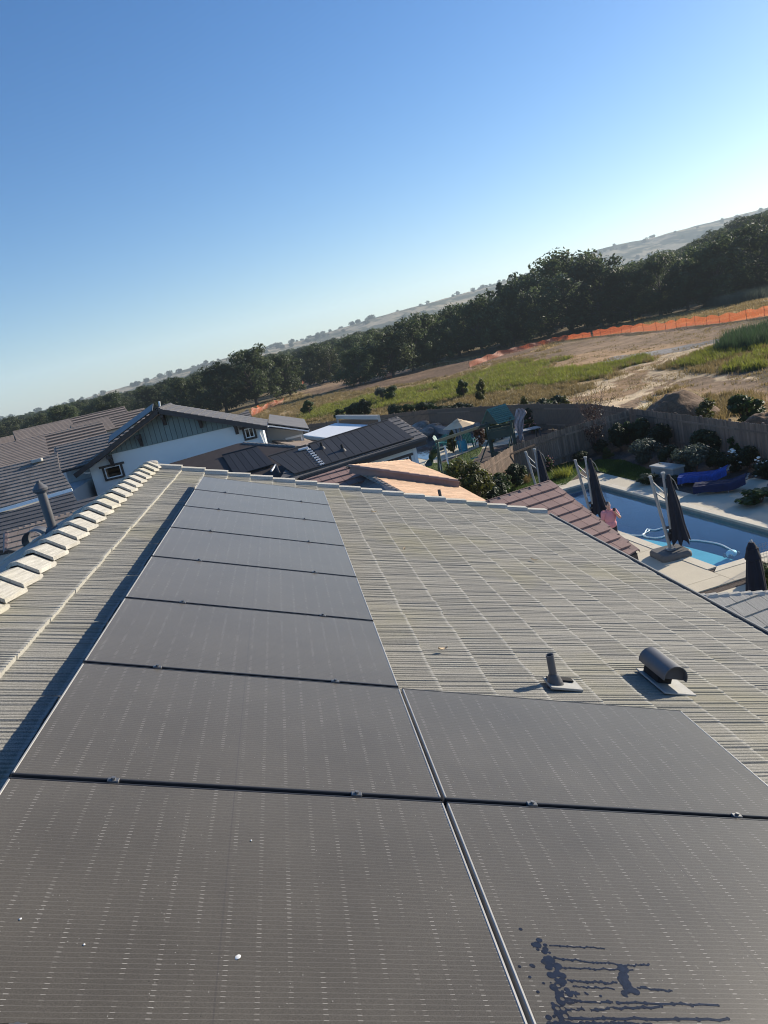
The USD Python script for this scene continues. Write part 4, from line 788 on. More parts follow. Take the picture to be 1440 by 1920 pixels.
obj('gutter', beam(np.array(D2[3]) + [0, -.06, -.06], np.array(D2[4]) + [0, -.06, -.06], .13, .12), M['dark_gutter'], darkw)
obj('fascia', beam(np.array(D2[3]) + [-.03, .06, -.22], np.array(D2[4]) + [-.03, .06, -.22], .05, .22), M['dark_wood'], darkw)
e0, e1 = np.array(D2[4]), np.array(D2[3]); ed = (e1 - e0) / np.linalg.norm(e1 - e0); ei = np.array([-ed[1], ed[0], 0])
fp = [e0 + ei * .5, e1 - ed * .45 + ei * .5, e1 - ed * .45 + ei * 5.2, e0 + ei * 5.2]
obj('wall', extrude(sg.Polygon([p[:2] for p in fp]), 0, 3.32), M['stucco'], darkw)
cnr = e1 - ed * .45 + ei * .5; obj('corner_trim', box(cnr[0] - .10, cnr[0] + .06, cnr[1] - .06, cnr[1] + .1, 0, 3.3), M['white_paint'], darkw)
# its window, set in the wall that looks at us
wc = cnr - ed * .95; wc[2] = 0
def on_wall(v): return wc + v[:, :1] * ed + v[:, 1:2] * (-ei) + v[:, 2:] * np.array([0, 0, 1.])
wn = thing('window', parent=darkw)
for b in (box(-.62, -.5, .0, .06, 1.6, 2.88), box(.5, .62, .0, .06, 1.6, 2.88), box(-.74, .74, .0, .09, 2.88, 3.0), box(-.62, .62, 0, .06, 1.5, 1.6)): obj('trim', (on_wall(b[0] - [0, 0, .0]), b[1]), M['dark_wood'], wn)
for b in (box(-.498, -.44, .0, .045, 1.602, 2.878), box(.44, .498, 0, .045, 1.602, 2.878), box(-.44, .44, 0, .045, 2.82, 2.878), box(-.44, .44, 0, .045, 1.602, 1.66)): obj('sash', (on_wall(b[0]), b[1]), M['white_paint'], wn)
b = box(-.44, .44, .026, .032, 1.66, 2.82); obj('pane', (on_wall(b[0]), b[1]), M['pane'], wn)
b = box(-.44, .44, .006, .012, 1.66, 2.82); obj('room', (on_wall(b[0]), b[1]), M['room'], wn)
# black heater mats: each strip a thing lying on the tiles
dn2, al2, nr2 = frame_of(-70, 20.6)
def mats(corners, n, label, off=.075, phi=-70, slope=20.6):
    dn, al, nr = frame_of(phi, slope); P = [np.array(c) for c in corners]   # top-left, top-right, bottom-right, bottom-left
    t = thing('pool_heater_mat', label, 'solar mat')
    for i in range(n):
        a, b = (i + .03) / n, (i + .97) / n
        q = [P[0] + (P[1] - P[0]) * a, P[0] + (P[1] - P[0]) * b, P[3] + (P[2] - P[3]) * b, P[3] + (P[2] - P[3]) * a]
        v = np.array([x + nr * (off + h) for h in (0, .022) for x in q]); f = np.array([[0, 1, 2], [0, 2, 3], [4, 6, 5], [4, 7, 6], [0, 5, 1], [0, 4, 5], [1, 6, 2], [1, 5, 6], [2, 7, 3], [2, 6, 7], [3, 4, 0], [3, 7, 4]])
        obj('strip', (v, f[:, ::-1]), M['solar_mat'], t)
    obj('header_pipe', tube([P[0] + nr * (off + .03), P[1] + nr * (off + .03)], .035, 8), M['solar_mat'], t)
    obj('header_pipe', tube([P[3] + nr * (off + .03), P[2] + nr * (off + .03)], .035, 8), M['solar_mat'], t)
mats([(0.631, 36.814, 4.445), (4.850, 38.624, 4.542), (5.606, 36.418, 3.665), (1.077, 34.601, 3.606)], 12, 'large black pool-heating mat on the right end of the dark roof')
mats([(-1.322, 35.984, 4.403), (0.494, 36.731, 4.433), (0.923, 34.533, 3.602), (-0.323, 34.059, 3.595)], 5, 'smaller black pool-heating mat left of the white pipe couplings')
mats([(-3.590, 38.459, 4.744), (-1.849, 38.688, 4.772), (-1.154, 36.509, 3.960), (-3.047, 36.202, 3.909)], 6, 'dull black pool-heating mat on the rear roof near the stucco wall', off=.03, phi=-85, slope=20)
t = thing('pipe_couplings', 'row of pale couplings and white elbow between the two black mats', 'pipe')
cps = [(0.545, 36.326, 4.283), (1.000, 34.567, 3.604)]; c0, c1 = np.array(cps[0]) + nr2 * .1, np.array(cps[1]) + nr2 * .1
obj('manifold', tube([c0, c1], .03, 8), M['solar_mat'], t)
for i in range(8): p = c0 + (c1 - c0) * (i + .5) / 8; obj('coupling', tube([p - al2 * .11, p + al2 * .11], .05, 8), M['pipe_white'], t)
obj('elbow', tube([c0 + [-.45, -.1, .06], c0 + [0, 0, .06], c0 + [0, 0, -.02]], .06, 8), M['pipe_white'], t)
for px, lab in (([(1.192, 36.289, 4.187)], 'left black roof vent among the large black mat strips'), ([(2.104, 35.858, 3.918)], 'right black roof vent among the large black mat strips')):
    p = np.array(px[0]) + nr2 * .08; t = thing('mat_vent', lab, 'roof vent')
    obj('pipe', (lathe([(.07, -.08), (.06, .28), (.045, .28), (.045, .1), (.001, .1)])[0] + p, lathe([(.07, -.08), (.06, .28), (.045, .28), (.045, .1), (.001, .1)])[1]), M['vent_inside'], t, 30)
    obj('boot', (lathe([(.2, -.06), (.1, .08), (.07, .1)])[0] + p, lathe([(.2, -.06), (.1, .08), (.07, .1)])[1]), M['solar_mat'], t, 30)
t = thing('mat_pipework', 'bent white and dark pipe at the lower left of the black mats', 'pipe')
q = [(-1.300, 34.426, 3.850), (-1.064, 34.979, 4.015), (-0.971, 34.154, 3.711)]; q = [np.array(x) + nr2 * .16 for x in q]
obj('riser', tube(q[:2], .045, 8), M['pipe_white'], t); obj('drop', tube(q[1:], .045, 8), M['solar_mat'], t)
# beige flat-looking roof between
beige = thing('beige_roof', 'pale brown tile slope between the grey wall and the black mats', 'roof')
B1 = [(-1.826, 48.249, 4.283), (0.411, 51.553, 3.591), (1.362, 42.204, 3.762), (0.555, 39.746, 4.066), (0.015, 41.000, 4.145)]
tiled(beige, B1, 10, 14, M['tan_tile'], .36, .33, .03, deck=M['dark_wood'], single=False)
w = solid_under(B1); obj('wall', w, M['stucco_grey'], beige)
# white flat patio cover
pc = [(0.728, 58.417, 3.000), (3.560, 61.793, 3.000), (5.661, 53.415, 3.000), (2.996, 49.190, 3.000)]
t = thing('patio_cover', 'flat white patio cover behind the black-matted roof', 'patio cover')
obj('top', extrude(sg.Polygon([p[:2] for p in pc]), 2.92, 3.0), M['white_paint'], t)
for i in range(4): obj('edge_beam', beam(np.array(pc[i]) - [0, 0, .16], np.array(pc[(i + 1) % 4]) - [0, 0, .16], .1, .18), M['flashing'], t)
for i in range(4): c = np.array(pc[i]) * .94 + np.mean(pc, 0) * .06; obj('post', box(c[0] - .08, c[0] + .08, c[1] - .08, c[1] + .08, 0, 2.75), M['white_paint'], t)
bb = np.array(pc[1]) + [.3, 1.2, .35]; bc = np.array(pc[2]) + [.6, 1.2, .35]
t2 = thing('pergola_beam', 'grey cross beam just behind the white patio cover', 'beam'); obj('beam', beam(bb, bc, .2, .3), M['flashing'], t2)
for p in (bb, bc): obj('post', box(p[0] - .08, p[0] + .08, p[1] - .08, p[1] + .08, 0, p[2] - .15), M['flashing'], t2)

# ------------------------------------------------------------------ far houses on the left
def far_house(label, cx, cy, rz, L, Wd, zr, run_slope=20, mt='tan_tile', hip=False, dormer=False):
    t = thing('far_house', label, 'house', (cx, cy, 0), rz)
    h = Wd / 2 * math.tan(math.radians(run_slope)); ze = zr - h
    obj('wall', wall_poly([(-Wd / 2 + .5, 0), (Wd / 2 - .5, 0), (Wd / 2 - .5, ze - .05), (0, zr - .35), (-Wd / 2 + .5, ze - .05)], -L / 2 + .5, L / 2 - .5), M['stucco_grey'], t)
    for sgn in (1, -1):
        q = [(0, -L / 2, zr), (0, L / 2, zr), (sgn * Wd / 2, L / 2, ze), (sgn * Wd / 2, -L / 2, ze)]
        tiled(t, q, 0 if sgn > 0 else 180, run_slope, M[mt], .42, .4, .06, single=False, deck=M['dark_wood'], rows_only=True)
    caps(t, (0, -L / 2, zr + .05), (0, L / 2, zr + .05), M[mt], 20, .16, .08, single=False)
    for sgn in (1, -1):
        for y in (-L / 2, L / 2): obj('barge_board', beam((0, y, zr - .12), (sgn * Wd / 2, y, ze - .12), .06, .2), M['tan_tile'], t)
    obj('window', cat_([box(-.5, .5, -L / 2 + .42, -L / 2 + .49, ze - 1.3, ze - .3)]), M['room'], t)
far_house('farthest brown roof with a small dark gable, left end of the roofline', *(-37.174, 118.597, 6.300)[:2], -62, 13, 10, 6.75)
far_house('broad brown roof peaking left of the green gable', *(-29.500, 112.761, 6.200)[:2], -70, 15, 14, 7.35, 22)
far_house('brown roof with pale ridge tiles stepping down behind the dark left roof', *(-25.687, 86.631, 5.200)[:2], -75, 12, 12, 6.55, 20)
far_house('low weathered brown roof at the left edge under the oaks', *(-33.505, 98.098, 5.000)[:2], -80, 14, 11, 5.75, 20, 'dark_tile2')
far_house('small tan roof peeping out right of the broad brown roof', *(-23.957, 110.257, 5.500)[:2], -70, 10, 9, 6.55, 20)

# ------------------------------------------------------------------ yard ground, pool, deck
PU, PV = np.array([-.09, .99594]), np.array([.99594, .09])
def pf(a, b): return PV * a + PU * b                             # a: across the pool, b: along it
def pq(a0, a1, b0, b1): return sg.Polygon([pf(a0, b0), pf(a1, b0), pf(a1, b1), pf(a0, b1)])
PA0, PA1, PB0, PB1 = 13.04, 16.24, 19.38, 33.1
pool = pq(PA0, PA1, PB0, PB1)
npool = sg.Polygon([p[:2] for p in [(9.465, 62.631, 0.000), (11.380, 65.781, 0.000), (13.181, 63.158, 0.000), (15.070, 60.661, 0.000), (14.126, 57.236, 0.000), (11.807, 55.576, 0.000), (9.976, 54.339, 0.000), (8.595, 51.846, 0.000), (8.261, 53.741, 0.000)]])
npool = npool.buffer(.6).buffer(-.6)
yard = sg.Polygon([(-14, -12), (14, -12), (18.9, 12), (19.0, 30), (18.97, 40.4), (18.83, 47.6), (17.4, 54), (15.1, 60.2), (12.1, 67.3), (7.9, 73), (2, 80.4), (-4, 86), (-30, 90), (-45, 40), (-30, -12)]).buffer(.15)
obj('yard_soil', extrude(yard.difference(pool.buffer(.02)).difference(npool.buffer(.02)), -.5, -.03), M['soil'], None, kind='structure', label='dark bark mulch ground of the back yards', cat='ground')
def basin(name, poly, depth, mt, wz, label, wl):
    t = meta(UsdGeom.Xform.Define(stage, '/World/' + name).GetPrim(), label, 'pool', kind='structure')
    v, f = extrude(poly, -depth - .05, -depth); obj('floor', (v, f), mt, t)
    x, y = np.array(poly.exterior.coords)[:, 0], np.array(poly.exterior.coords)[:, 1]; n = len(x)
    for z0, z1, m_, nm in ((-depth, -.30, mt, 'side'), (-.30, 0, M['basin_tile'], 'waterline_band')):
        V = np.concatenate([np.stack([x, y, np.full(n, z0)], -1), np.stack([x, y, np.full(n, z1)], -1)]); F = []
        for i in range(n - 1): F += [[i, i + 1, n + i + 1], [i, n + i + 1, n + i]]
        obj(nm, (V, np.array(F)), m_, t)
    w = trimesh.creation.triangulate_polygon(poly, engine='earcut'); v = np.column_stack([w[0], np.full(len(w[0]), wz)]); wf = np.array(w[1]); wf = wf if np.cross(v[wf[0, 1]] - v[wf[0, 0]], v[wf[0, 2]] - v[wf[0, 0]])[2] > 0 else wf[:, ::-1]
    obj(wl, (v, wf), M['water'], None, kind='structure', label='still ' + ('blue water of the long pool' if name == 'pool_basin' else 'teal water of the neighbouring pool'), cat='water')
    return t
pb = basin('pool_basin', pool, 1.7, M['basin'], -.16, 'long rectangular pool lined with dark blue plaster', 'pool_water')
basin('neighbour_pool_basin', npool, 1.5, M['teal_basin'], -.14, 'freeform teal pool in the neighbouring yard', 'neighbour_pool_water')
# sunlit shallow shelf inside the near end
shp = [pf(PA0 + .02, PB0 + .02)] + [pf(PA0 + .02 + 1.55 * math.sin(t_) ** .8, PB0 + .02 + 6.2 * math.cos(t_)) for t_ in np.linspace(0, math.pi / 2 * .99, 24)] + [pf(PA0 + 1.75, PB0 + .02)]
obj('shelf', extrude(sg.Polygon(shp).buffer(0), -1.65, -.52), M['shelf'], pb)
deckt = meta(UsdGeom.Xform.Define(stage, '/World/pool_deck').GetPrim(), 'pale concrete deck and coping around the long pool', 'deck', kind='structure')
def slab(poly, z0, z1, mt, name):
    p = poly.buffer(-.008)
    if p.is_empty: return
    for g in getattr(p, 'geoms', [p]):
        if g.area > .01: obj(name, extrude(g, z0, z1), mt, deckt)
cw = .32
nb_ = 8
for i in range(nb_):
    b0_, b1_ = PB0 - cw + (PB1 - PB0 + 2 * cw) * i / nb_, PB0 - cw + (PB1 - PB0 + 2 * cw) * (i + 1) / nb_
    slab(pq(PA0 - cw, PA0 + .02, max(b0_, PB0) if i == 0 else b0_, b1_), -.06, .02, M['coping'], 'coping_stone')
    slab(pq(PA1 - .02, PA1 + cw, b0_, b1_), -.06, .02, M['coping'], 'coping_stone')
for i in range(3):
    a0, a1 = PA0 + (PA1 - PA0) * i / 3, PA0 + (PA1 - PA0) * (i + 1) / 3
    if i == 0: a0 = PA0 - cw
    slab(pq(a0, a1, PB0 - cw, PB0 + .02) if i else sg.Polygon([pf(PA0 - cw, PB0 - cw), pf(a1, PB0 - cw), pf(a1, PB0 + .02), pf(PA0 + .02, PB0 + .02)]), -.06, .02, M['coping'], 'coping_stone')
    slab(pq(max(a0, PA0), a1, PB1 - .02, PB1 + cw), -.06, .02, M['coping'], 'coping_stone')
for a0, a1, b0_, b1_ in ((10.9, PA0 - cw, 22.3, 25.4), (10.9, PA0 - cw, 18.75, 22.3), (10.9, PA0 - cw, 25.4, 28.5), (10.9, PA0 - cw, 28.5, 31.6), (10.9, PA0 - cw, 31.6, 34.3), (9.2, PA0 - cw, 18.12, 18.75), (9.2, 10.9, 18.75, 22.3),
                         (PA0 - cw, 14.7, 18.12, PB0 - cw), (14.7, 17.4, 18.12, PB0 - cw), (9.2, 11.6, 15.4, 17.72), (11.6, 13.4, 15.4, 17.72), (PA0 - cw, 15.0, PB1 + cw, 34.3), (15.0, 17.45, PB1 + cw, 34.3),
                         (PA1 + cw, 17.45, 30.0, PB1 + cw), (PA1 + cw, 17.45, 26.8, 30.0), (PA1 + cw, 18.0, 23.6, 26.8), (18.0, 20.2, 23.6, 26.8), (PA1 + cw, 18.0, 20.4, 23.6), (18.0, 20.2, 20.4, 23.6), (PA1 + cw, 18.0, 17.0, 20.4), (18.0, 20.2, 18.6, 20.4)):
    slab(pq(a0, a1, b0_, b1_), -.08, .006, M['deck'], 'slab')
def lawn(name, pts, label, n, seed, h=.07):
    poly = sg.Polygon([p[:2] for p in pts]).buffer(.5).buffer(-.5); obj(name, extrude(poly, -.2, .0), M['lawn'], None, kind='structure', label=label, cat='lawn')
    r = np.random.default_rng(seed); x0, y0, x1, y1 = poly.bounds; P = r.random((n * 3, 2)) * [x1 - x0, y1 - y0] + [x0, y0]; P = P[shapely.contains_xy(poly, P[:, 0], P[:, 1])][:n]
    k = len(P); a = r.random(k) * 6.28; d = np.stack([np.cos(a), np.sin(a)], -1) * .012; hh = h * (.5 + r.random(k)); lean = (r.random((k, 2)) - .5) * .06
    V = np.stack([np.column_stack([P - d, np.zeros(k)]), np.column_stack([P + d, np.zeros(k)]), np.column_stack([P + lean, hh])], 1).reshape(-1, 3)
    obj(name + '_grass', (V, np.arange(3 * k).reshape(-1, 3)), M['grass_lawn'], None, kind='stuff', label='short blades of ' + label, cat='grass')
lawn('sunny_lawn', [(7.572, 35.913, 0.000), (8.857, 38.107, 0.000), (11.002, 39.859, 0.000), (12.186, 39.763, 0.000), (14.095, 39.956, 0.000), (15.053, 39.586, 0.000), (14.861, 38.547, 0.000), (12.255, 35.089, 0.000), (10.948, 35.384, 0.000), (8.959, 33.384, 0.000)], 'sunny strip of lawn by the divider fence', 16000, 1)
lawn('shaded_lawn', [(14.861, 38.547, 0.000), (15.458, 38.817, 0.000), (16.180, 37.445, 0.000), (15.899, 33.084, 0.000), (14.580, 32.324, 0.000), (14.371, 36.442, 0.000)], 'dark lawn in the shade behind the pool', 9000, 2)
lawn('neighbour_lawn', [(6.731, 44.159, 0.000), (8.336, 50.551, 0.000), (9.263, 48.846, 0.000), (11.032, 50.827, 0.000), (12.765, 52.292, 0.000), (11.877, 49.746, 0.000), (9.602, 45.112, 0.000), (7.456, 40.147, 0.000)], 'lawn below the playset', 6000, 3)
lawn('corner_lawn', [(11.282, 18.898, 0.000), (11.744, 18.755, 0.000), (11.370, 17.325, 0.000), (10.222, 16.509, 0.000)], 'bright grass at the right edge', 3000, 4)
nd = sg.Polygon([p[:2] for p in [(7.416, 51.658, 0.000), (10.598, 68.928, 0.000), (14.161, 67.315, 0.000), (18.626, 59.748, 0.000), (14.364, 50.514, 0.000), (11.556, 51.393, 0.000), (9.405, 50.308, 0.000), (7.855, 48.141, 0.000)]]).difference(npool.buffer(.05)); obj('neighbour_deck', extrude(nd, -.2, -.01), M['deck'], None, kind='structure', label='stone deck round the neighbouring pool', cat='deck')

# ------------------------------------------------------------------ fences
def fence(name, label, line, h, bw, single, mt, post_every=2.4, seed=0, topv=.05, back=1, gap=.010):
    t = thing(name, label, 'fence'); r = np.random.default_rng(seed)
    ln = sg.LineString(line); Ltot = ln.length; boards = []
    n = int(Ltot / bw)
    for i in range(n):
        a, b = np.array(ln.interpolate(i * bw + gap).coords[0]), np.array(ln.interpolate((i + 1) * bw - gap).coords[0])
        d = b - a; L = np.linalg.norm(d); d /= L; nrm = np.array([d[1], -d[0]]) * (.018 + .012 * r.random())
        hh = h + (r.random() - .5) * topv; c = .03
        pr = [(0, 0), (L, 0), (L, hh - c), (L - c, hh), (c, hh), (0, hh - c)]
        V = np.array([[*(a + d * s + nrm * k), z] for k in (0, 1) for s, z in pr]); m = len(pr); F = []
        for j in range(1, m - 1): F += [[0, j, j + 1], [m, m + j + 1, m + j]]
        for j in range(m): k = (j + 1) % m; F += [[j, m + j, m + k], [j, m + k, k]]
        boards.append((V, np.array(F)))
    boards.sort(key=lambda m: np.linalg.norm(m[0].mean(0) - CAM))
    for m in boards[:single]: obj('board', m, mt, t)
    if boards[single:]: obj('boards_beyond', cat_(boards[single:]), mt, t, kind='stuff')
    k = int(Ltot / post_every) + 1
    for i in range(k):
        p = np.array(ln.interpolate(min(i * post_every, Ltot)).coords[0]); p2 = np.array(ln.interpolate(min(i * post_every + .1, Ltot)).coords[0]); d = (p2 - p) / max(np.linalg.norm(p2 - p), 1e-6) if np.linalg.norm(p2 - p) > 0 else np.array([1., 0]); q = p - back * np.array([d[1], -d[0]]) * .06
        obj('post', xf(rbox(-.05, .05, -.05, .05, 0, h + .06, .008), (*q, 0), math.atan2(d[1], d[0])), mt, t)
    for z in (.35, h - .35):
        pts = [np.array(ln.interpolate(s).coords[0]) for s in np.linspace(0, Ltot, int(Ltot / 2.4) + 2)]
        for a, b in zip(pts[:-1], pts[1:]): obj('rail', beam((*a, z), (*b, z), .04, .09), mt, t)
FL = [(18.7, 8), (18.9, 16), (19.0, 29.2), (19.0, 34.9), (18.97, 40.5), (18.83, 47.6), (17.41, 54), (15.06, 60.2), (12.07, 67.4), (7.9, 73), (2, 80.4), (-5, 88)]
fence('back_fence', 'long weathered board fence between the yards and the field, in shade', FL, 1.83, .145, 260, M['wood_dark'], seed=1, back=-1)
fence('divider_fence', 'shorter grey-brown board fence dividing the two back yards', [(18.6, 41.2), (16.6, 40.8), (14.2, 40.2), (11, 38.8), (8.6, 35.9), (7.3, 34.1), (5.6, 31.4)], 1.83, .145, 120, M['wood_dark'], seed=2, back=-1, gap=.009)  # darker boards here put the shade on this fence into the wood colour

# ------------------------------------------------------------------ umbrellas
def closed_canopy(L, r0, r1, folds=8, seed=0, sharp=.35, sway=0.0):
    """folded canvas hanging along +z down: top at 0, hem at -L; deep folds"""
    r = np.random.default_rng(seed); n, m = folds * 6, 22; V = []
    ph = r.random(folds) * .5
    for i in range(m + 1):
        t = i / m; rad = r0 + (r1 - r0) * t ** 1.15 * (1 - .10 * math.sin(t * 9 + seed))
        for j in range(n):
            a = j / n * 2 * math.pi; f = a * folds / (2 * math.pi); k = int(f) % folds
            fold = abs(((f + ph[k] * .3) % 1) - .5) * 2
            rr = rad * (1 - sharp * fold ** 1.5 * (.3 + .7 * t)) * (1 + .07 * math.sin(3 * a + 5 * t + seed))
            z = -L * t + (-.10 * L * (1 - fold) + .06 * r.random()) * (t == 1)
            V.append((rr * math.cos(a) + sway * t, rr * math.sin(a), z))
    F = []
    for i in range(m):
        for j in range(n):
            a, b = i * n + j, i * n + (j + 1) % n; F += [[a, b + n, b], [a, a + n, b + n]]
    V.append((0, 0, .03)); c = len(V) - 1
    for j in range(n): F.append([c, j, (j + 1) % n])
    return np.array(V), np.array(F)
def leanz(m, base, dx, dy):                                     # shear-free tilt: rotate about the base
    v, f = m; base = np.asarray(base, float); d = np.array([dx, dy, 1.]); d /= np.linalg.norm(d)
    ax = np.cross([0, 0, 1], d); s = np.linalg.norm(ax)
    Rm = trimesh.transformations.rotation_matrix(math.asin(s), ax)[:3, :3] if s > 1e-6 else np.eye(3)
    return v @ Rm.T + base, f
def cantilever(label, base, seed, top=2.62):
    b = np.asarray(base, float); t = thing('cantilever_umbrella', label, 'umbrella', tuple(b), group='closed navy cantilever umbrellas by the pool')
    slab_ = m3.Manifold.hull_points(np.vstack([np.column_stack([np.array(sg.box(-.36, -.36, .36, .36).buffer(.14, 6).exterior.coords), np.full(len(sg.box(-.36, -.36, .36, .36).buffer(.14, 6).exterior.coords), z)]) * [s, s, 1] for s, z in ((1.0, 0), (1.02, .06), (1.0, .15), (.9, .21))])).to_mesh()
    obj('base', (np.array(slab_.vert_properties[:, :3]), np.array(slab_.tri_verts)), M['base_dark'], t, 35)
    p0 = np.array([.02, 0, .20]); p1 = np.array([-.20, .22, top])
    fr = lambda k: p0 + (p1 - p0) * k
    obj('foot_plate', xf(rbox(-.13, .13, -.13, .13, .205, .25, .01), (p0[0], 0, 0)), M['alu'], t)
    obj('mast', tube([p0, p1], .052, 14), M['alu'], t, 40); obj('mast_cap', tube([p1, p1 + [0, 0, .05]], [.058, .05], 14), M['flashing'], t)
    a0, a1 = fr(.28) + [.16, -.05, .0], np.array([.14, .05, top + .06])
    obj('arm', tube([a0, a1], .042, 12), M['alu'], t, 40); obj('arm_cap', tube([a1, a1 + [0, 0, .05]], [.07, .06], 12), M['flashing'], t)
    obj('strut', tube([fr(.80), a0 + (a1 - a0) * .52], .022, 8), M['alu'], t); obj('strut', tube([fr(.95), a0 + (a1 - a0) * .62], .022, 8), M['alu'], t)
    obj('crank', cat_([tube([fr(.30) + [.05, 0, 0], fr(.30) + [.16, -.02, 0]], .045, 8), tube([fr(.22) + [.05, 0, 0], fr(.22) + [.14, -.02, 0]], .035, 8)]), M['vent_dark'], t)
    c = closed_canopy(2.10, .06, .34, 8, seed, .4, 0.10); obj('canopy', (c[0] + [.29, .02, top - .02], c[1]), M['navy'], t, 60)
    obj('tie_strap', tube([(.29, .02, top), (.47, .03, top - .25), (.56, .04, top - .55)], .012, 6), M['alu'], t)
    return t
cantilever('closed navy cantilever umbrella on its dark base at the near pool edge', (10.779, 22.319, 0.000), 1)
cantilever('closed navy cantilever umbrella behind the man in pink', (10.32, 27.4, 0), 2)
cantilever('closed navy cantilever umbrella farthest back, half hidden by the brown roof peak', (9.72, 31.5, 0), 3)
t = thing('market_umbrella', 'closed navy market umbrella standing at the right edge before the pool corner', 'umbrella', (9.3, 15.35, 0))
obj('pole', tube([(0, 0, 0), (0, 0, 2.45)], .024, 10), M['alu'], t); c = closed_canopy(1.9, .13, .34, 8, 9, .35); obj('canopy', (c[0] + [0, 0, 2.36], c[1]), M['navy'], t, 60)
obj('top_vent', (lathe([(.001, 2.50), (.06, 2.49), (.10, 2.40), (.18, 2.12), (.14, 2.09)], 16)), M['navy'], t, 50); obj('finial', lathe([(.001, 2.56), (.03, 2.54), (.03, 2.49), (.001, 2.48)], 12), M['flashing'], t)
obj('base', lathe([(.001, 0), (.25, 0), (.25, .05), (.05, .09), (.035, .3), (.001, .3)], 24), M['base_dark'], t, 40)

# ------------------------------------------------------------------ the person
def limb_hull(chain):
    out = m3.Manifold()
    for (a, ra), (b, rb) in zip(chain[:-1], chain[1:]):
        sa_ = m3.Manifold.sphere(ra, 20).translate(list(map(float, a))); sb_ = m3.Manifold.sphere(rb, 20).translate(list(map(float, b)))
        out = out + m3.Manifold.batch_hull([sa_, sb_])
    return out
def ell(c, r): return m3.Manifold.sphere(1.0, 28).scale(list(map(float, r))).translate(list(map(float, c)))
def smooth_m(m, ln=.018, it=12):
    q = m.refine_to_length(ln).to_mesh(); tm = trimesh.Trimesh(np.array(q.vert_properties[:, :3]), np.array(q.tri_verts), process=True); trimesh.smoothing.filter_taubin(tm, .5, .53, it)
    return np.array(tm.vertices), np.array(tm.faces)
def person(loc, rz):
    """faces local -y; his left hand (local +x) lifts a mug to his mouth"""
    t = thing('person', 'person in a pink polo shirt and dark trousers drinking beside the pool', 'person', loc, rz)
    S = {1: (.195, .01, 1.43), -1: (-.195, .01, 1.43)}
    # body: one continuous skin
    body = ell((0, 0, 1.22), (.165, .115, .26)) + ell((0, 0, 1.0), (.155, .115, .15)) + limb_hull([((-.16, .01, 1.42), .065), ((.16, .01, 1.42), .065)]) + limb_hull([((0, .015, 1.43), .062), ((0, -.005, 1.56), .056)])
    for s in (1, -1): body += limb_hull([((s * .09, 0, .95), .095), ((s * .10, -.01, .50), .062), ((s * .10, .01, .09), .045)])
    for s in (1, -1): body += limb_hull([((s * .10, .01, .06), .04), ((s * .11, -.13, .04), .035)])
    el = {1: (.30, -.10, 1.20), -1: (-.25, .02, 1.14)}; wr = {1: (.115, -.25, 1.44), -1: (-.24, -.12, .92)}
    for s in (1, -1): body += limb_hull([(S[s], .062), (el[s], .046), (wr[s], .031)])
    # head
    head = ell((0, -.005, 1.665), (.075, .093, .112)) + ell((0, -.035, 1.605), (.054, .060, .058))
    head += limb_hull([((0, -.092, 1.675), .011), ((0, -.112, 1.640), .016)]) + ell((0, -.085, 1.60), (.026, .014, .010)) + ell((0, -.078, 1.572), (.024, .02, .018))
    for s in (1, -1): head += ell((s * .076, .01, 1.655), (.012, .024, .034)) + ell((s * .031, -.083, 1.700), (.026, .012, .008))
    body += head
    # hands: palm and five bent fingers
    def hand(w, side, up_):
        w = np.asarray(w, float); m = m3.Manifold()
        d = np.array([-.35, -.25, .9]) if up_ else np.array([0.05, -.25, -.95]); d /= np.linalg.norm(d)
        acr = np.cross(d, [0, -1, .2]); acr /= np.linalg.norm(acr); cl = np.cross(acr, d)
        m += limb_hull([(w, .028), (w + d * .05, .032), (w + d * .085, .03)])
        for i, L in enumerate((.068, .078, .072, .056)):
            r0 = w + d * .085 + acr * (.030 - .020 * i); k1 = r0 + d * L * .5 + cl * .014; k2 = k1 + d * L * .25 + cl * .03
            m += limb_hull([(r0 - d * .02, .010), (k1, .009), (k2, .008)])
        b_ = w + d * .03 + acr * .03; m += limb_hull([(b_, .012), (b_ + acr * .03 + d * .025 + cl * .015, .010), (b_ + acr * .03 + d * .055 + cl * .03, .009)])
        return m
    body += hand(wr[1], 1, True) + hand(wr[-1], -1, False)
    obj('body', smooth_m(body, .016, 6), M['skin'], t, True)
    # shirt
    sh = ell((0, -.005, 1.23), (.205, .150, .27)) + ell((0, -.012, 1.02), (.195, .150, .19)) + limb_hull([((-.175, .01, 1.42), .085), ((.175, .01, 1.42), .085)])
    sh = sh - m3.Manifold.cube([1, 1, .2]).translate([-.5, -.5, .70])
    for s in (1, -1):
        e = np.array(S[s]) * .42 + np.array(el[s]) * .58; sh += limb_hull([(S[s], .086), (e, .074)])
    sh = sh - ell((0, -.02, 1.545), (.075, .08, .06))
    v = smooth_m(sh, .02, 8); obj('polo_shirt', v, M['pink'], t, True)
    col_ = trimesh.creation.torus(.075, .019, 28, 10); cv = np.array(col_.vertices) * [1, 1, 1.1]; cv[:, 2] += np.where(cv[:, 1] < 0, cv[:, 1] * .35, 0); obj('collar', (cv + [0, .0, 1.505], np.array(col_.faces)), M['pink'], t, True)
    tr = ell((0, 0, .95), (.172, .128, .13))
    for s in (1, -1): tr += limb_hull([((s * .09, 0, .93), .108), ((s * .10, -.01, .50), .080), ((s * .10, .01, .10), .068)])
    obj('trousers', smooth_m(tr, .022, 6), M['jeans'], t, True)
    for s in (1, -1): obj('shoe', smooth_m(limb_hull([((s * .10, .04, .045), .047), ((s * .112, -.13, .042), .044)]) - m3.Manifold.cube([1, 1, .2]).translate([-.5, -.5, -.2]), .015, 3), M['shoe'], t, True)
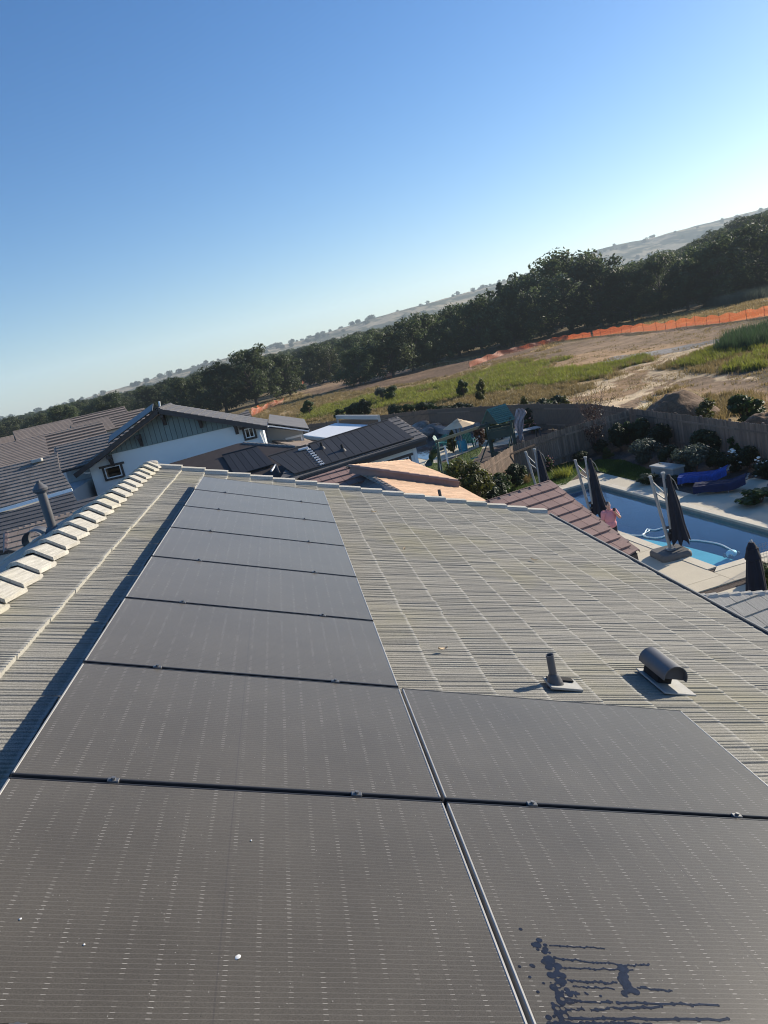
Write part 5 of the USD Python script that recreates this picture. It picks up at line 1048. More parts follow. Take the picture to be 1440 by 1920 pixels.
    hr = (ell((0, .008, 1.685), (.081, .098, .104)) - m3.Manifold.cube([.4, .2, .4]).translate([-.2, -.262, 1.45])) - m3.Manifold.cube([.4, .4, .3]).translate([-.2, -.2, 1.36])
    obj('hair', smooth_m(hr, .014, 5), M['hair'], t, True)
    for s in (1, -1): e = trimesh.creation.icosphere(2, .0105); obj('eye', (np.array(e.vertices) + [s * .031, -.083, 1.680], np.array(e.faces)), M['eye_white'], t, True); e = trimesh.creation.icosphere(1, .0055); obj('pupil', (np.array(e.vertices) + [s * .031, -.0905, 1.680], np.array(e.faces)), M['hair'], t, True)
    obj('mouth', smooth_m(ell((0, -.094, 1.602), (.022, .006, .005)), .006, 2), M['lip'], t, True)
person((9.64, 23.95, .0), -2)
# the mug is held in his raised hand
t = thing('dark_mug', 'dark mug held to the mouth of the person in pink', 'mug', (9.64 + .05, 23.95 - .32, 1.565)); obj('cup', lathe([(.001, -.045), (.036, -.045), (.040, .045), (.036, .045), (.033, -.03), (.001, -.03)], 20), M['phone'], t, 40)
obj('handle', tube(spline([(.036, 0, .03), (.066, 0, .02), (.066, 0, -.02), (.036, 0, -.03)], 10), .007, 6), M['phone'], t)

# ------------------------------------------------------------------ loungers, towels, bench, pool things
def lounger(label, loc, rz):
    t = thing('sun_lounger', label, 'sun lounger', loc, rz)
    for s in (-1, 1): obj('side_rail', cat_([beam((s * .32, 0, .30), (s * .32, 1.35, .30), .05, .06), beam((s * .32, 1.35, .30), (s * .32, 2.0, .55), .05, .06)]), M['alu'], t)
    n = 16
    for i in range(n):
        y0, y1 = 2.0 * i / n + .01, 2.0 * (i + 1) / n - .01; z = lambda y: .33 + max(0, (y - 1.35) * .385)
        obj('sling_slat', beam((0, y0, z(y0)), (0, y1, z(y1)), .60, .014), M['sling'], t)
    for s in (-1, 1):
        for y in (.12, 1.25): obj('leg', tube([(s * .31, y, .29), (s * .33, y, 0)], .02, 8), M['alu'], t)
    return t
def towel(label, loc, rz, mt, w=.74, l0=-.02, l1=1.9, seed=0, sag=.28):
    """draped cloth following the lounger, its sides hanging"""
    r = np.random.default_rng(seed); nu, nv = 26, 40; V = []
    for i in range(nv + 1):
        y = l0 + (l1 - l0) * i / nv
        for j in range(nu + 1):
            u = (j / nu - .5) * (w + 2 * sag); a = abs(u); z = .365 + max(0, (y - 1.35) * .385)
            x = u; 
            if a > w / 2: x = math.copysign(w / 2 + .02 * (a - w / 2) / sag + .025 * math.sin(y * 9 + seed), u); z = z - (a - w / 2)
            z += .022 * math.sin(7 * u + 3 * y + seed) * math.sin(5 * y) + .018 * math.sin(19 * u + 2 * y) + .01 * r.random()
            V.append((x, y, max(z, .02)))
    F = []
    for i in range(nv):
        for j in range(nu): a = i * (nu + 1) + j; F += [[a, a + 1, a + nu + 2], [a, a + nu + 2, a + nu + 1]]
    t = thing('towel', label, 'towel', loc, rz); obj('cloth', (np.array(V), np.array(F)), M[mt], t, True)
lo = np.array((15.070, 28.324, 0.100)); l2_ = np.array((15.287, 29.240, 0.100)); lr = np.array((16.562, 26.035, 0.100))
LRZ = -128
lounger('sun lounger under navy cloth beyond the pool', (lo[0], lo[1], .01), LRZ); towel('navy towel covering the front sun lounger', (lo[0], lo[1], .02), LRZ, 'navy_towel', seed=1)
lounger('sun lounger under bright blue cloth, next to the navy one', (l2_[0] + .15, l2_[1] + .95, .01), LRZ); towel('bright blue crumpled towel on the rear sun lounger', (l2_[0] + .15, l2_[1] + .95, .02), LRZ, 'blue_towel', seed=2)
lounger('sun lounger cut off by the right edge of the view', (lr[0], lr[1] - .1, .01), LRZ); towel('blue towel on the lounger at the right edge', (lr[0], lr[1] - .1, .02), LRZ, 'blue_towel', l0=.7, seed=3)
bc = np.array((15.835, 31.973, 0.000)); t = thing('stone_bench', 'pale concrete block seat at the back of the pool deck', 'bench', (bc[0], bc[1], 0), -79)
obj('block', rbox(-.75, .75, -.30, .30, -.02, .44, .015), M['block'], t); obj('cap', rbox(-.80, .80, -.34, .34, .442, .52, .015), M['flashing'], t)
obj('pool_hose', tube(spline([(10.863, 26.470, -0.120), (11.021, 25.786, -0.130), (11.314, 25.374, -0.130), (11.711, 25.838, -0.130), (11.921, 25.599, -0.130), (12.206, 25.551, -0.130), (12.131, 24.909, -0.130), (11.641, 24.667, -0.130), (11.345, 24.990, -0.130), (11.342, 25.431, -0.130), (11.704, 25.660, -0.130), (11.770, 25.957, -0.130)], 90), .022, 8), M['hose'], None, True, 'pale cleaner hose looping on the water by the umbrella mast', 'hose')
obj('cleaner_hose', tube(spline([(12.083, 23.770, -0.130), (12.355, 23.397, -0.130), (12.592, 22.674, -0.130), (12.567, 22.027, -0.130), (12.513, 21.622, -0.140)], 50), .022, 8), M['hose'], None, True, 'pale hose floating towards the pool cleaner', 'hose')
cl = np.array((12.685, 22.103, -0.450)); t = thing('pool_cleaner', 'small white robotic cleaner at the near corner of the pool', 'pool cleaner', tuple(cl), 20)
obj('shell', xf(smooth_m(ell((0, 0, .10), (.20, .16, .12)) - m3.Manifold.cube([1, 1, .3]).translate([-.5, -.5, -.28]), .03, 3), (0, 0, 0)), M['hose'], t, True)
for s in (-1, 1):
    for y in (-.11, .11): obj('wheel', xf(tube([(s * .20, y, .07), (s * .14, y, .07)], .07, 14), (0, 0, 0)), M['vent_dark'], t)
# wire mesh panel by the right edge
wa, wb = np.array((12.004, 19.829, 0.000)), np.array((13.074, 19.847, 0.000)); t = thing('wire_fence', 'thin wire mesh guard beside the pool corner at the right edge', 'fence'); d_ = (wb - wa)
obj('mesh', cat_([tube([wa + d_ * i / 12, wa + d_ * i / 12 + [0, 0, .62]], .004, 5) for i in range(13)] + [tube([wa + [0, 0, z], wb + [0, 0, z]], .004, 5) for z in (.05, .17, .29, .41, .53, .61)]), M['alu'], t)
for p in (wa, wb): obj('stake', tube([p, p + [0, 0, .68]], .012, 6), M['alu'], t)

# ------------------------------------------------------------------ neighbouring yard
def open_umbrella():
    c = np.array((11.261, 52.000, 2.198)); x, y = c[0], c[1]; ztop = c[2]
    t = thing('open_umbrella', 'open tan patio umbrella in the neighbouring yard', 'umbrella', (x, y, 0)); R_, n = 1.15, 8
    obj('pole', tube([(0, 0, 0), (0, 0, ztop - .05)], .03, 8), M['alu'], t)
    for k in range(n):
        a0, a1 = 2 * math.pi * k / n, 2 * math.pi * (k + 1) / n; V = [(0, 0, ztop)]
        for i in range(1, 5):
            r_ = R_ * i / 4; sag = ztop - .45 * (i / 4) ** 1.3
            for q in range(5): a = a0 + (a1 - a0) * q / 4; chord = 1 - .08 * math.sin(math.pi * q / 4); V.append((r_ * chord * math.cos(a), r_ * chord * math.sin(a), sag))
        F = [[0, 1 + q, 2 + q] for q in range(4)]
        for i in range(3):
            for q in range(4): b = 1 + i * 5 + q; F += [[b, b + 5, b + 6], [b, b + 6, b + 1]]
        o_ = np.array(V); top = (np.vstack([o_, o_ - [0, 0, .008]]), np.vstack([F, np.array(F)[:, ::-1] + len(o_)])); obj('canopy_panel', top, M['canvas'], t)
        obj('rib', tube([(0, 0, ztop - .03), (R_ * math.cos(a0), R_ * math.sin(a0), ztop - .47)], .01, 5), M['alu'], t)
    obj('vent', (lathe([(.36, ztop - .07), (.001, ztop + .09)], 8)), M['canvas'], t)
    t = thing('umbrella_planter', 'turquoise drum holding up the tan umbrella', 'pot', (x, y, 0)); obj('drum', lathe([(.001, 0), (.30, 0), (.34, .3), (.30, .75), (.27, .75), (.25, .6), (.04, .6)], 20), M['blue_base'], t, 40)
open_umbrella()
def chair(label, loc, rz, back_h=.95):
    t = thing('garden_chair', label, 'chair', loc, rz)
    for i in range(5): obj('seat_slat', rbox(-.28, .28, -.28 + .11 * i, -.19 + .11 * i, .36 - .012 * i, .385 - .012 * i, .004), M['teal'], t)
    for i in range(6):
        x = -.25 + .1 * i; obj('back_slat', beam((x, .26, .33), (x * 1.1, .48, back_h - .02 * abs(i - 2.5) ** 1.6), .085, .02, (0, 1, 0)), M['teal'], t)
    for s in (-1, 1):
        obj('arm', rbox(s * .36 - .06, s * .36 + .06, -.30, .36, .56, .585, .005), M['teal'], t)
        for y in (-.25, .30): obj('leg', box(s * .34 - .03, s * .34 + .03, y - .03, y + .03, 0, .56), M['teal'], t)
        obj('side_rail', beam((s * .31, -.28, .34), (s * .31, .42, .28), .03, .10), M['teal'], t)
c = (11.987, 52.913, 0.000); chair('teal slatted garden chair on the stone deck, right of the planter', (c[0], c[1], 0), 150, 1.15)
c = (10.819, 53.987, 0.000); chair('teal slatted garden chair half hidden by the yellow-green bush', (c[0], c[1], 0), 20, 1.1)
c = (10.578, 55.982, 0.000); chair('teal garden chair beside the top of the slide', (c[0], c[1], 0), 60)
def playset():
    y0 = 46.2
    t = thing('playset', 'wooden playset with a ribbed green roof, swing beam and slide', 'playset')
    rA, rB = np.array((12.182, 47.200, 2.980)), np.array((13.315, 46.800, 3.119)); eC, eD = np.array((13.543, 46.000, 2.138)), np.array((12.479, 46.300, 2.057))
    for k in range(9):
        a, b = k / 9, (k + .96) / 9; q = np.array([rA + (eD - rA) * a, rB + (eC - rB) * a, rB + (eC - rB) * b, rA + (eD - rA) * b]); up_ = np.cross(q[1] - q[0], q[3] - q[0]); up_ = -up_ / np.linalg.norm(up_) * math.copysign(1, -up_[2]) if False else up_ / np.linalg.norm(up_); up_ = up_ if up_[2] > 0 else -up_
        v = np.vstack([q, q + up_ * np.array([[.01], [.01], [.045], [.045]])]); h = trimesh.convex.convex_hull(v); obj('roof_board', (np.array(h.vertices), np.array(h.faces)), M['play_roof'], t)
    oA, oB = rA + (rA - eD) * [1, 1, -1], rB + (rB - eC) * [1, 1, -1]
    for k in range(9):
        a, b = k / 9, (k + .96) / 9; q = np.array([rA + (oA - rA) * a, rB + (oB - rB) * a, rB + (oB - rB) * b, rA + (oA - rA) * b]); v = np.vstack([q, q + [0, 0, .03]]); h = trimesh.convex.convex_hull(v); obj('roof_board', (np.array(h.vertices), np.array(h.faces)), M['play_roof'], t)
    ctr = (rA + rB) / 2; dx = (rB - rA) / np.linalg.norm(rB - rA); dx[2] = 0; ez = min(eD[2], eC[2])
    fl = 1.25; hw = .62
    corners = []
    for s in (-1, 1):
        for q in (-1, 1):
            p = ctr + dx * s * .75 + np.array([-dx[1], dx[0], 0]) * q * hw; corners.append(p); obj('post', box(p[0] - .06, p[0] + .06, p[1] - .06, p[1] + .06, 0, ez + .25), M['play_wood'], t)
    P = np.array(corners)[[0, 2, 3, 1]]; obj('platform', extrude(sg.Polygon(P[:, :2]), fl - .06, fl), M['wood'], t)
    for i in range(4):
        a, b = P[i].copy(), P[(i + 1) % 4].copy(); a[2] = b[2] = fl + .5; obj('railing', beam(a, b, .04, .14), M['play_wood'], t)
        a[2] = b[2] = fl + .15; obj('railing', beam(a, b, .04, .5), M['play_wood'], t)
    gab = np.array([rA, eD, oA]); v = np.vstack([gab + [0.05, .05, 0], gab + [.12, .1, 0]]); h = trimesh.convex.convex_hull(v); obj('gable_end', (np.array(h.vertices), np.array(h.faces)), M['play_wood'], t)
    sA, sB = np.array((11.882, 46.300, 2.195)), np.array((7.968, 43.800, 2.241)); obj('swing_beam', beam(sB, sA, .11, .16), M['play_wood'], t)
    for q in (-.6, .6): obj('frame_leg', beam(sB + [.1, 0, 0], (sB[0] - .1, sB[1] + q, 0), .09, .09), M['play_wood'], t)
    for k in (.35, .62):
        p = sB + (sA - sB) * k
        for s in (-.2, .2): obj('swing_rope', tube([p + dx * s, (p[0] + dx[0] * s, p[1] + dx[1] * s, .5)], .01, 5), M['vent_dark'], t)
        obj('swing_seat', xf(rbox(-.24, .24, -.08, .08, -.02, .02, .005), (p[0], p[1], .5)), M['teal'], t)
    obj('side_wall', cat_([beam((P[0][0], P[0][1], .1), (P[1][0], P[1][1], .1), .04, .5)]), M['play_wood'], t)
    obj('ladder', cat_([beam(P[0] * [1, 1, 0] + [-.9, -.4, 0], P[0] * [1, 1, 0] + [0, 0, fl], .06), beam(P[1] * [1, 1, 0] + [-.9, -.8, 0], P[1] * [1, 1, 0] + [-.2, -.3, fl], .06)]), M['play_wood'], t)
    return sB
playset()
# the curved slide in front of the dark-roofed wing
s_ = [(8.479, 46.610, 1.500), (8.311, 46.598, 1.200), (8.390, 47.913, 0.750), (8.207, 48.238, 0.400), (7.969, 47.922, 0.250)]
sp = spline(s_, 24); tn = np.gradient(sp, axis=0); sd = np.cross(tn, [0, 0, 1]); sd /= np.linalg.norm(sd, axis=1, keepdims=True)
prof = [(-.28, .16), (-.25, .02), (0, -.03), (.25, .02), (.28, .16)]
V = np.array([[p + s * a + [0, 0, h] for a, h in prof + [(a * .9, h - .03) for a, h in prof[::-1]]] for p, s in zip(sp, sd)]); k = 10; F = []
for i in range(23):
    for j in range(k): a, b = i * k + j, i * k + (j + 1) % k; F += [[a, b, b + k], [a, b + k, a + k]]
t = thing('garden_slide', 'dark green curved slide by the corner of the black-matted house', 'slide'); obj('chute', (V.reshape(-1, 3), np.array(F)), M['slide'], t, True)
obj('support', cat_([box(s_[0][0] - .05, s_[0][0] + .05, s_[0][1] - .05, s_[0][1] + .05, 0, 1.45), box(s_[0][0] + .45, s_[0][0] + .55, s_[0][1] - .05, s_[0][1] + .05, 0, 1.45)]), M['white_paint'], t)
obj('landing', box(s_[0][0] - .1, s_[0][0] + .7, s_[0][1], s_[0][1] + .7, 1.3, 1.36), M['play_wood'], t)
# hanging cloth
cu = [(13.402, 44.500, 2.893), (13.454, 44.400, 2.628), (13.211, 44.300, 2.205), (13.154, 44.200, 1.708), (13.056, 44.000, 1.164)]
sp = spline(cu, 30); V = []; wv = np.concatenate([np.linspace(.35, .9, 10), np.linspace(.8, .25, 20)])
for i, p in enumerate(sp):
    for j in range(9): u = j / 8 - .5; V.append(p + [wv[i] * u * .9, .10 * math.sin(j * 2.1 + i * .4), .05 * math.sin(j * 1.7)])
F = []
for i in range(29):
    for j in range(8): a = i * 9 + j; F += [[a, a + 1, a + 10], [a, a + 10, a + 9]]
t = thing('folded_umbrella_cloth', 'rumpled pale cloth hanging on a pole right of the green playset roof', 'cloth'); obj('cloth', (np.array(V), np.array(F)), M['cloth'], t, True); obj('pole', tube([(sp[0][0], sp[0][1] + .1, 0), (sp[0][0], sp[0][1] + .1, sp[0][2] + .05)], .025, 8), M['alu'], t)
tt = np.array((15.304, 50.062, 0.750)); t = thing('garden_table', 'grey-topped table right of the hanging cloth', 'table', (tt[0], tt[1], 0)); obj('top', rbox(-1.1, .9, -.5, .5, .70, .75, .01), M['block'], t)
for x in (-1, .8):
    for y in (-.4, .4): obj('leg', box(x - .04, x + .04, y - .04, y + .04, 0, .698), M['vent_dark'], t)
# rock waterfall
r = np.random.default_rng(12)
k_ = 0
where = ['at the left end of the rock pile', 'near the black roof corner', 'at the top of the rock pile', 'behind the teal pool', 'in the middle of the rock pile', 'low beside the teal pool', 'at the back of the rock pile', 'at the right end of the rock pile', 'next to the curved stone wall', 'under the fern', 'between two larger boulders', 'at the foot of the rock pile']
for c, sz in (((11.309, 74.640, 0.300), .75), ((11.030, 70.125, 0.300), .8), ((12.233, 73.214, 0.300), .7), ((11.300, 67.544, 0.300), .75), ((12.080, 68.973, 0.300), .6), ((10.287, 65.256, 0.300), .6), ((11.899, 79.669, 0.300), .6), ((11.989, 65.626, 0.300), .5), ((12.462, 66.035, 0.300), .45), ((12.916, 73.969, 0.300), .55), ((11.639, 70.914, 0.300), .6), ((11.115, 64.144, 0.300), .5)):
    m = trimesh.creation.icosphere(3, 1.0); v = np.array(m.vertices); v = v * (.75 + .6 * meshkit.fbm(v * 1.6 + r.random(3) * 40, 4, 4))[:, None] * [sz * 1.2, sz, sz * .8]
    obj('boulder', (v + [c[0], c[1], .3], np.array(m.faces)), M['rock'], None, 30, 'rough grey-brown boulder ' + where[k_], 'rock', 'boulders by the neighbouring pool'); k_ += 1
sw = [(12.196, 66.918, 0.000), (12.300, 63.389, 0.000), (12.734, 61.262, 0.000), (14.012, 60.933, 0.000), (15.577, 60.856, 0.000)]; sp = spline(sw, 40)
t = thing('stone_wall', 'low curved stone wall behind the teal pool', 'wall')
for i in range(20):
    a, b = sp[2 * i], sp[min(2 * i + 2, 39)]; obj('stone', beam(a + [0, 0, .26], a + (b - a) * .96 + [0, 0, .26], .5, .52 + .03 * r.random()), M['gravelwall'], t)

# ------------------------------------------------------------------ plants
def leaves(centres, radii, n, size, seed, flat=1.0, aspect=1.6):
    """leaf-sized bent quads spread through clumps"""
    r = np.random.default_rng(seed); centres, radii = np.asarray(centres, float), np.asarray(radii, float)
    w = radii ** 2; k = r.choice(len(centres), n, p=w / w.sum()); d = r.normal(size=(n, 3)); d /= np.linalg.norm(d, axis=1, keepdims=True)
    P = centres[k] + d * radii[k, None] * (r.random((n, 1)) ** .42) * [1, 1, flat]
    nn = d * 1.0 + r.normal(size=(n, 3)) * .5 + [0, 0, .35]; nn /= np.linalg.norm(nn, axis=1, keepdims=True)
    a = np.cross(nn, r.normal(size=(n, 3))); a /= np.linalg.norm(a, axis=1, keepdims=True); b = np.cross(nn, a)
    s = size * (.6 + .8 * r.random((n, 1)))
    V = np.stack([P - a * s * aspect / 2, P + b * s / 2 - nn * s * .12, P + a * s * aspect / 2, P - b * s / 2 - nn * s * .12], 1).reshape(-1, 3)
    q = np.arange(n)[:, None] * 4; F = np.concatenate([q + [0, 1, 2], q + [0, 2, 3]], 1).reshape(-1, 3)
    return V, F
def branch_mesh(segs): return cat_([tube(p, r, 7) for p, r in segs])
def make_tree(seed, H, Wd, n, size, trunk_h=.2):
    r = np.random.default_rng(seed); segs = []; C, Rd = [], []
    bend = (r.random(2) - .5) * .1 * H; top = np.array([bend[0], bend[1], H * .55])
    tr = spline([(0, 0, -.4), (bend[0] * .3, bend[1] * .3, H * .16), (bend[0] * .7, bend[1] * .7, H * .36), top], 8); segs.append((tr, np.linspace(.034, .012, 8) * H))
    for k in range(22):
        z = H * (trunk_h + (.94 - trunk_h) * (k + .5) / 22); t_ = (z / H - trunk_h) / (1 - trunk_h)
        rad = Wd * .5 * (math.sin(math.pi * min(1, .16 + .80 * t_)) ** .62) * (.72 + .5 * r.random())
        a = k * 2.4 + r.random() * .9
        for q, fr in enumerate((.95, .5)):
            aa = a + q * 1.7; p = np.array([math.cos(aa) * rad * fr, math.sin(aa) * rad * fr, z + (r.random() - .4) * H * .06]); C.append(p); Rd.append(Wd * (.085 + .10 * r.random()))
        s = tr[min(7, 2 + int(t_ * 5))]; p = np.array([math.cos(a) * rad * .8, math.sin(a) * rad * .8, z]); mid = (s + p) / 2 + [0, 0, -.03 * H]; segs.append((spline([s, mid, p], 5), np.linspace(.012, .004, 5) * H))
    C.append((top[0], top[1], H * .9)); Rd.append(Wd * .16)
    return branch_mesh(segs), leaves(C, Rd, n, size, seed + 50, .8)
protos = {}
def plant_proto(kind, first, label, cat, loc, rz, sc, group=None):
    """the first plant of a kind is built; later ones reference it"""
    nm, build = first
    if kind in protos: return copy_of(protos[kind], nm, label, cat, loc, rz, group, sc)
    t = thing(nm, label, cat, loc, rz, group, sc=sc); build(t); protos[kind] = t; return t
def tree_builder(seed, H, Wd, n, size, mt, th):
    def b(t):
        tr, lv = make_tree(seed, H, Wd, n, size, th); obj('trunk', tr, M['bark'], t, True); obj('crown', lv, M[mt], t)
    return b
TREES = {'a': ('oak_tree', tree_builder(1, 14, 15, 5600, .44, 'oak', .10)), 'b': ('oak_tree', tree_builder(2, 14, 13, 5200, .44, 'oak', .16)), 'c': ('oak_tree', tree_builder(3, 14, 14, 5200, .44, 'oak_pale', .12)), 'd': ('oak_tree', tree_builder(4, 14, 12, 5000, .44, 'oak', .06)), 'p': ('pine_tree', None)}
def pine(t):
    r = np.random.default_rng(8); C, Rd = [], []
    for k in range(46): z = 3 + 13 * k / 46; a = k * 2.4; rr = (16.5 - z) * .22 * (.6 + .6 * r.random()); C.append((math.cos(a) * rr, math.sin(a) * rr, z)); Rd.append(.75)
    obj('trunk', tube([(0, 0, -.3), (0, 0, 16)], [.28, .04], 8), M['bark'], t, True); obj('crown', leaves(C, Rd, 4500, .38, 4, .5), M['shrub_dark'], t)
TREES['p'] = ('pine_tree', pine)
def tree_at(kind, px_base, D, height, label, group=None, zoff=0.0, wide=1.0, rz=None):
    x, y = px_base; rr = np.random.default_rng(int(abs(x * 31 + y * 17)) % 100000)
    h0 = 16.0 if kind == 'p' else 14.0; s = height / h0
    plant_proto(kind, TREES[kind], label, 'tree', (x, y, float(terrain_z(x, y)) + zoff), rr.random() * 360 if rz is None else rz, (s * wide, s * wide, s), group)
front = [  # base, height, kind, width factor, label
 ((78.983, 202.084, 0.000), 20.3, 'a', 1.20, 'largest oak at the left end of the orange netting, its crown breaking the skyline'),
 ((79.375, 227.300, 0.000), 18.2, 'b', 1.05, 'tall oak just left of the largest oak'),
 ((83.786, 193.684, 0.000), 17.0, 'd', 1.15, 'rounded oak just right of the largest oak'),
 ((61.365, 198.561, 0.000), 15.5, 'd', 1.00, 'oak with a crooked trunk left of the tall oaks'),
 ((51.313, 192.232, 0.000), 13.5, 'b', 1.05, 'oak with a plain bare trunk above the dark bank'),
 ((48.919, 207.113, 0.000), 13.0, 'a', 1.00, 'spreading oak over the shaded gravel left of the bare trunk'),
 ((37.769, 187.656, 0.000), 12.5, 'd', 1.00, 'dense oak leaning over the path behind the weeds'),
 ((25.888, 178.920, 0.000), 10.5, 'c', 1.15, 'round pale-topped oak standing forward of the wood'),
 ((17.788, 176.063, 0.000), 8.2, 'a', 1.20, 'low rounded oak left of the pale-topped oak'),
 ((14.307, 224.173, 0.000), 9.6, 'c', 1.0, 'bushy oak behind the shaded turn of the path'),
 ((31.410, 182.456, 0.000), 12.0, 'b', 1.0, 'dark oak right behind the pale-topped oak'),
 ((-6.519, 191.720, 0.000), 13.5, 'b', 1.05, 'oak with a clear trunk behind the orange heap of netting'),
 ((-14.035, 191.474, 0.000), 11.5, 'a', 1.1, 'wide oak just over the right half of the green gable'),
 ((-23.069, 196.425, 0.000), 10.5, 'd', 1.2, 'dark oak behind the peak of the green gable'),
 ((89.435, 188.073, 0.000), 13.0, 'd', 1.1, 'oak at the left end of the golden grass strip'),
 ((95.548, 185.222, 0.000), 14.0, 'a', 1.05, 'oak right of the gap behind the golden grass'),
 ((100.219, 180.367, 0.000), 11.0, 'c', 1.15, 'paler small oak at the edge of the golden grass'),
 ((106.061, 176.192, 0.000), 14.5, 'b', 1.2, 'dark oak in the shade at the back of the golden grass'),
 ((118.083, 178.727, 0.000), 16.0, 'a', 1.3, 'dark oak at the right edge above the pale reeds'),
 ((2.036, 199.791, 0.000), 10.5, 'd', 1.0, 'oak above the pale bend of the dirt path'),
]
for p, h, k, wd, lab in front: tree_at(k, p[:2], 0, h, lab, wide=wd)
tree_at('p', (70.5, 232), 0, 17.5, 'dark conifer poking above the oak crowns left of the tallest oak')
rt = np.random.default_rng(77); placed = [np.array(p[:2]) for p, *_ in front]; cnt = 0; kinds = ['a', 'b', 'c', 'd']
def sky_el(azd): return np.interp(azd, [-30, -21, -14, -8, -2, 4, 10, 15, 18, 22, 26, 30, 34, 42], [.25, .42, .50, .58, .80, .95, 1.0, 1.1, 1.4, 1.4, 1.5, 1.9, 2.9, 3.0])
while cnt < 190:
    azd = rt.uniform(-29, 41); D = rt.uniform(190, 430) if azd > -8 else rt.uniform(150, 420)
    edge = np.interp(azd, [-30, -12, -3, 4, 10, 16, 22, 30, 40], [165, 175, 215, 232, 222, 208, 222, 232, 232])
    if D < edge: continue
    x, y = D * math.sin(math.radians(azd)), D * math.cos(math.radians(azd)); q = np.array([x, y])
    if min(np.linalg.norm(q - p) for p in placed) < 6.5: continue
    zt = float(terrain_z(x, y)); hmax = 8.5 + D * math.tan(math.radians(sky_el(azd))) - zt
    h = min(hmax, 19) * rt.uniform(.78, 1.0)
    if h < 6: h = 6 + 2 * rt.random()
    placed.append(q); cnt += 1
    far_side = 'left of the pale-topped oak' if azd < 8 else 'right of the pale-topped oak'
    tree_at(kinds[rt.integers(4)], (x, y), 0, h, 'dark green oak crown in the crowded wood ' + far_side, 'oaks in the wood ' + far_side, wide=rt.uniform(1.0, 1.35))
# beyond: the wood reads as one mass
def instancer(name, proto_mesh, mt, pts, sc, rots, label, cat):
    pi = UsdGeom.PointInstancer.Define(stage, '/World/' + name); pr = usdkit.mesh(stage, f'/World/{name}/clump', proto_mesh, mt)
    pi.CreatePrototypesRel().SetTargets([pr.GetPath()]); n = len(pts)
    pi.CreateProtoIndicesAttr(Vt.IntArray.FromNumpy(np.zeros(n, np.int32))); pi.CreatePositionsAttr(Vt.Vec3fArray.FromNumpy(np.asarray(pts, np.float32)))
    pi.CreateScalesAttr(Vt.Vec3fArray.FromNumpy(np.asarray(sc, np.float32)))
    pi.CreateOrientationsAttr(Vt.QuathArray([Gf.Quath(math.cos(a / 2), 0, 0, math.sin(a / 2)) for a in rots]))
    meta(pi.GetPrim(), label, cat, kind='stuff')
ft, fl_ = make_tree(9, 13, 13, 2600, .6); N = 520; azs = rt.uniform(-32, 44, N); Ds = rt.uniform(430, 800, N)
X, Yy = Ds * np.sin(np.radians(azs)), Ds * np.cos(np.radians(azs)); zz = terrain_z(X, Yy); hh = np.clip((8.5 + Ds * np.tan(np.radians(sky_el(azs))) - zz) * rt.uniform(.7, .98, N), 7, 22) / 13
instancer('distant_wood', fl_, M['oak'], np.column_stack([X, Yy, zz]), np.column_stack([hh * 1.2, hh * 1.2, hh]), rt.random(N) * 6.28, 'far wood of oaks merging into one dark band', 'wood')

def hill_trees():
    from scipy.interpolate import LinearNDInterpolator
    m = UsdGeom.Mesh(stage.GetPrimAtPath('/World/hills')); P = np.array(m.GetPointsAttr().Get()); P = P[P[:, 2] > 5]
    r = np.random.default_rng(90); i = r.choice(len(P), 2600); q = P[i] + np.column_stack([r.normal(size=2600) * 16, r.normal(size=2600) * 16, np.zeros(2600)])
    keep = meshkit.fbm(q * [1, 1, 0] / 130, 3, 8) > .46 + .1 * r.random(2600); q = q[keep]; f = LinearNDInterpolator(P[:, :2], P[:, 2]); z = f(q[:, 0], q[:, 1]); ok = np.isfinite(z); q, z = q[ok], z[ok]; s = r.uniform(.5, 1.1, len(q))
    ft2, fl2 = make_tree(19, 13, 15, 420, 1.7)
    instancer('hill_oaks', fl2, M['oak'], np.column_stack([q[:, 0], q[:, 1], z - 2]), np.column_stack([s, s, s]), r.random(len(q)) * 6.28, 'tiny dark oaks dotted over the far hills', 'trees')
hill_trees()
# grasses and weeds in the field
def clump(seed, n, h, spread, wid=.02, lean=.35):
    r = np.random.default_rng(seed); V = []
    for i in range(n):
        a, p = r.random() * 6.28, r.normal(size=2) * spread; b = r.random() * 6.28; w = np.array([math.cos(b), math.sin(b), 0]) * wid; hh = h * (.5 + .6 * r.random()); o = np.array([p[0], p[1], -.03]); tip = o + [math.cos(a) * lean * hh, math.sin(a) * lean * hh, hh]; mid = (o + tip) / 2 + [0, 0, hh * .12]
        V += [o - w, o + w, mid + w * .8, o - w, mid + w * .8, mid - w * .8, mid - w * .8, mid + w * .8, tip]
    return np.array(V), np.arange(len(V)).reshape(-1, 3)
def scatter(name, kinds_, n, proto, mt, s0, s1, seed, label, near=None, maxd=260, thin=True):
    r = np.random.default_rng(seed); az = np.radians(r.uniform(-26, 36, n * 6)); D = np.sqrt(r.uniform(24 ** 2, maxd ** 2, n * 6)) if not thin else 24 * (maxd / 24) ** r.random(n * 6)
    x, y = D * np.sin(az), D * np.cos(az); ok = ~shapely.contains_xy(YARD.buffer(.4), x, y); x, y, D = x[ok], y[ok], D[ok]
    _, kid = kind_color(x, y); ok = np.isin(kid, [list(KINDS).index(k) for k in kinds_]); pn = meshkit.fbm(np.stack([x, y, 0 * x], -1) / 5, 4, 22); ok &= pn < .60 + .1 * r.random(len(pn)); x, y, D = x[ok][:n], y[ok][:n], D[ok][:n]
    s = r.uniform(s0, s1, len(x)); z = terrain_z(x, y); instancer(name, proto, mt, np.column_stack([x, y, z]), np.column_stack([s * 1.2, s * 1.2, s]), r.random(len(x)) * 6.28, label, 'grass')
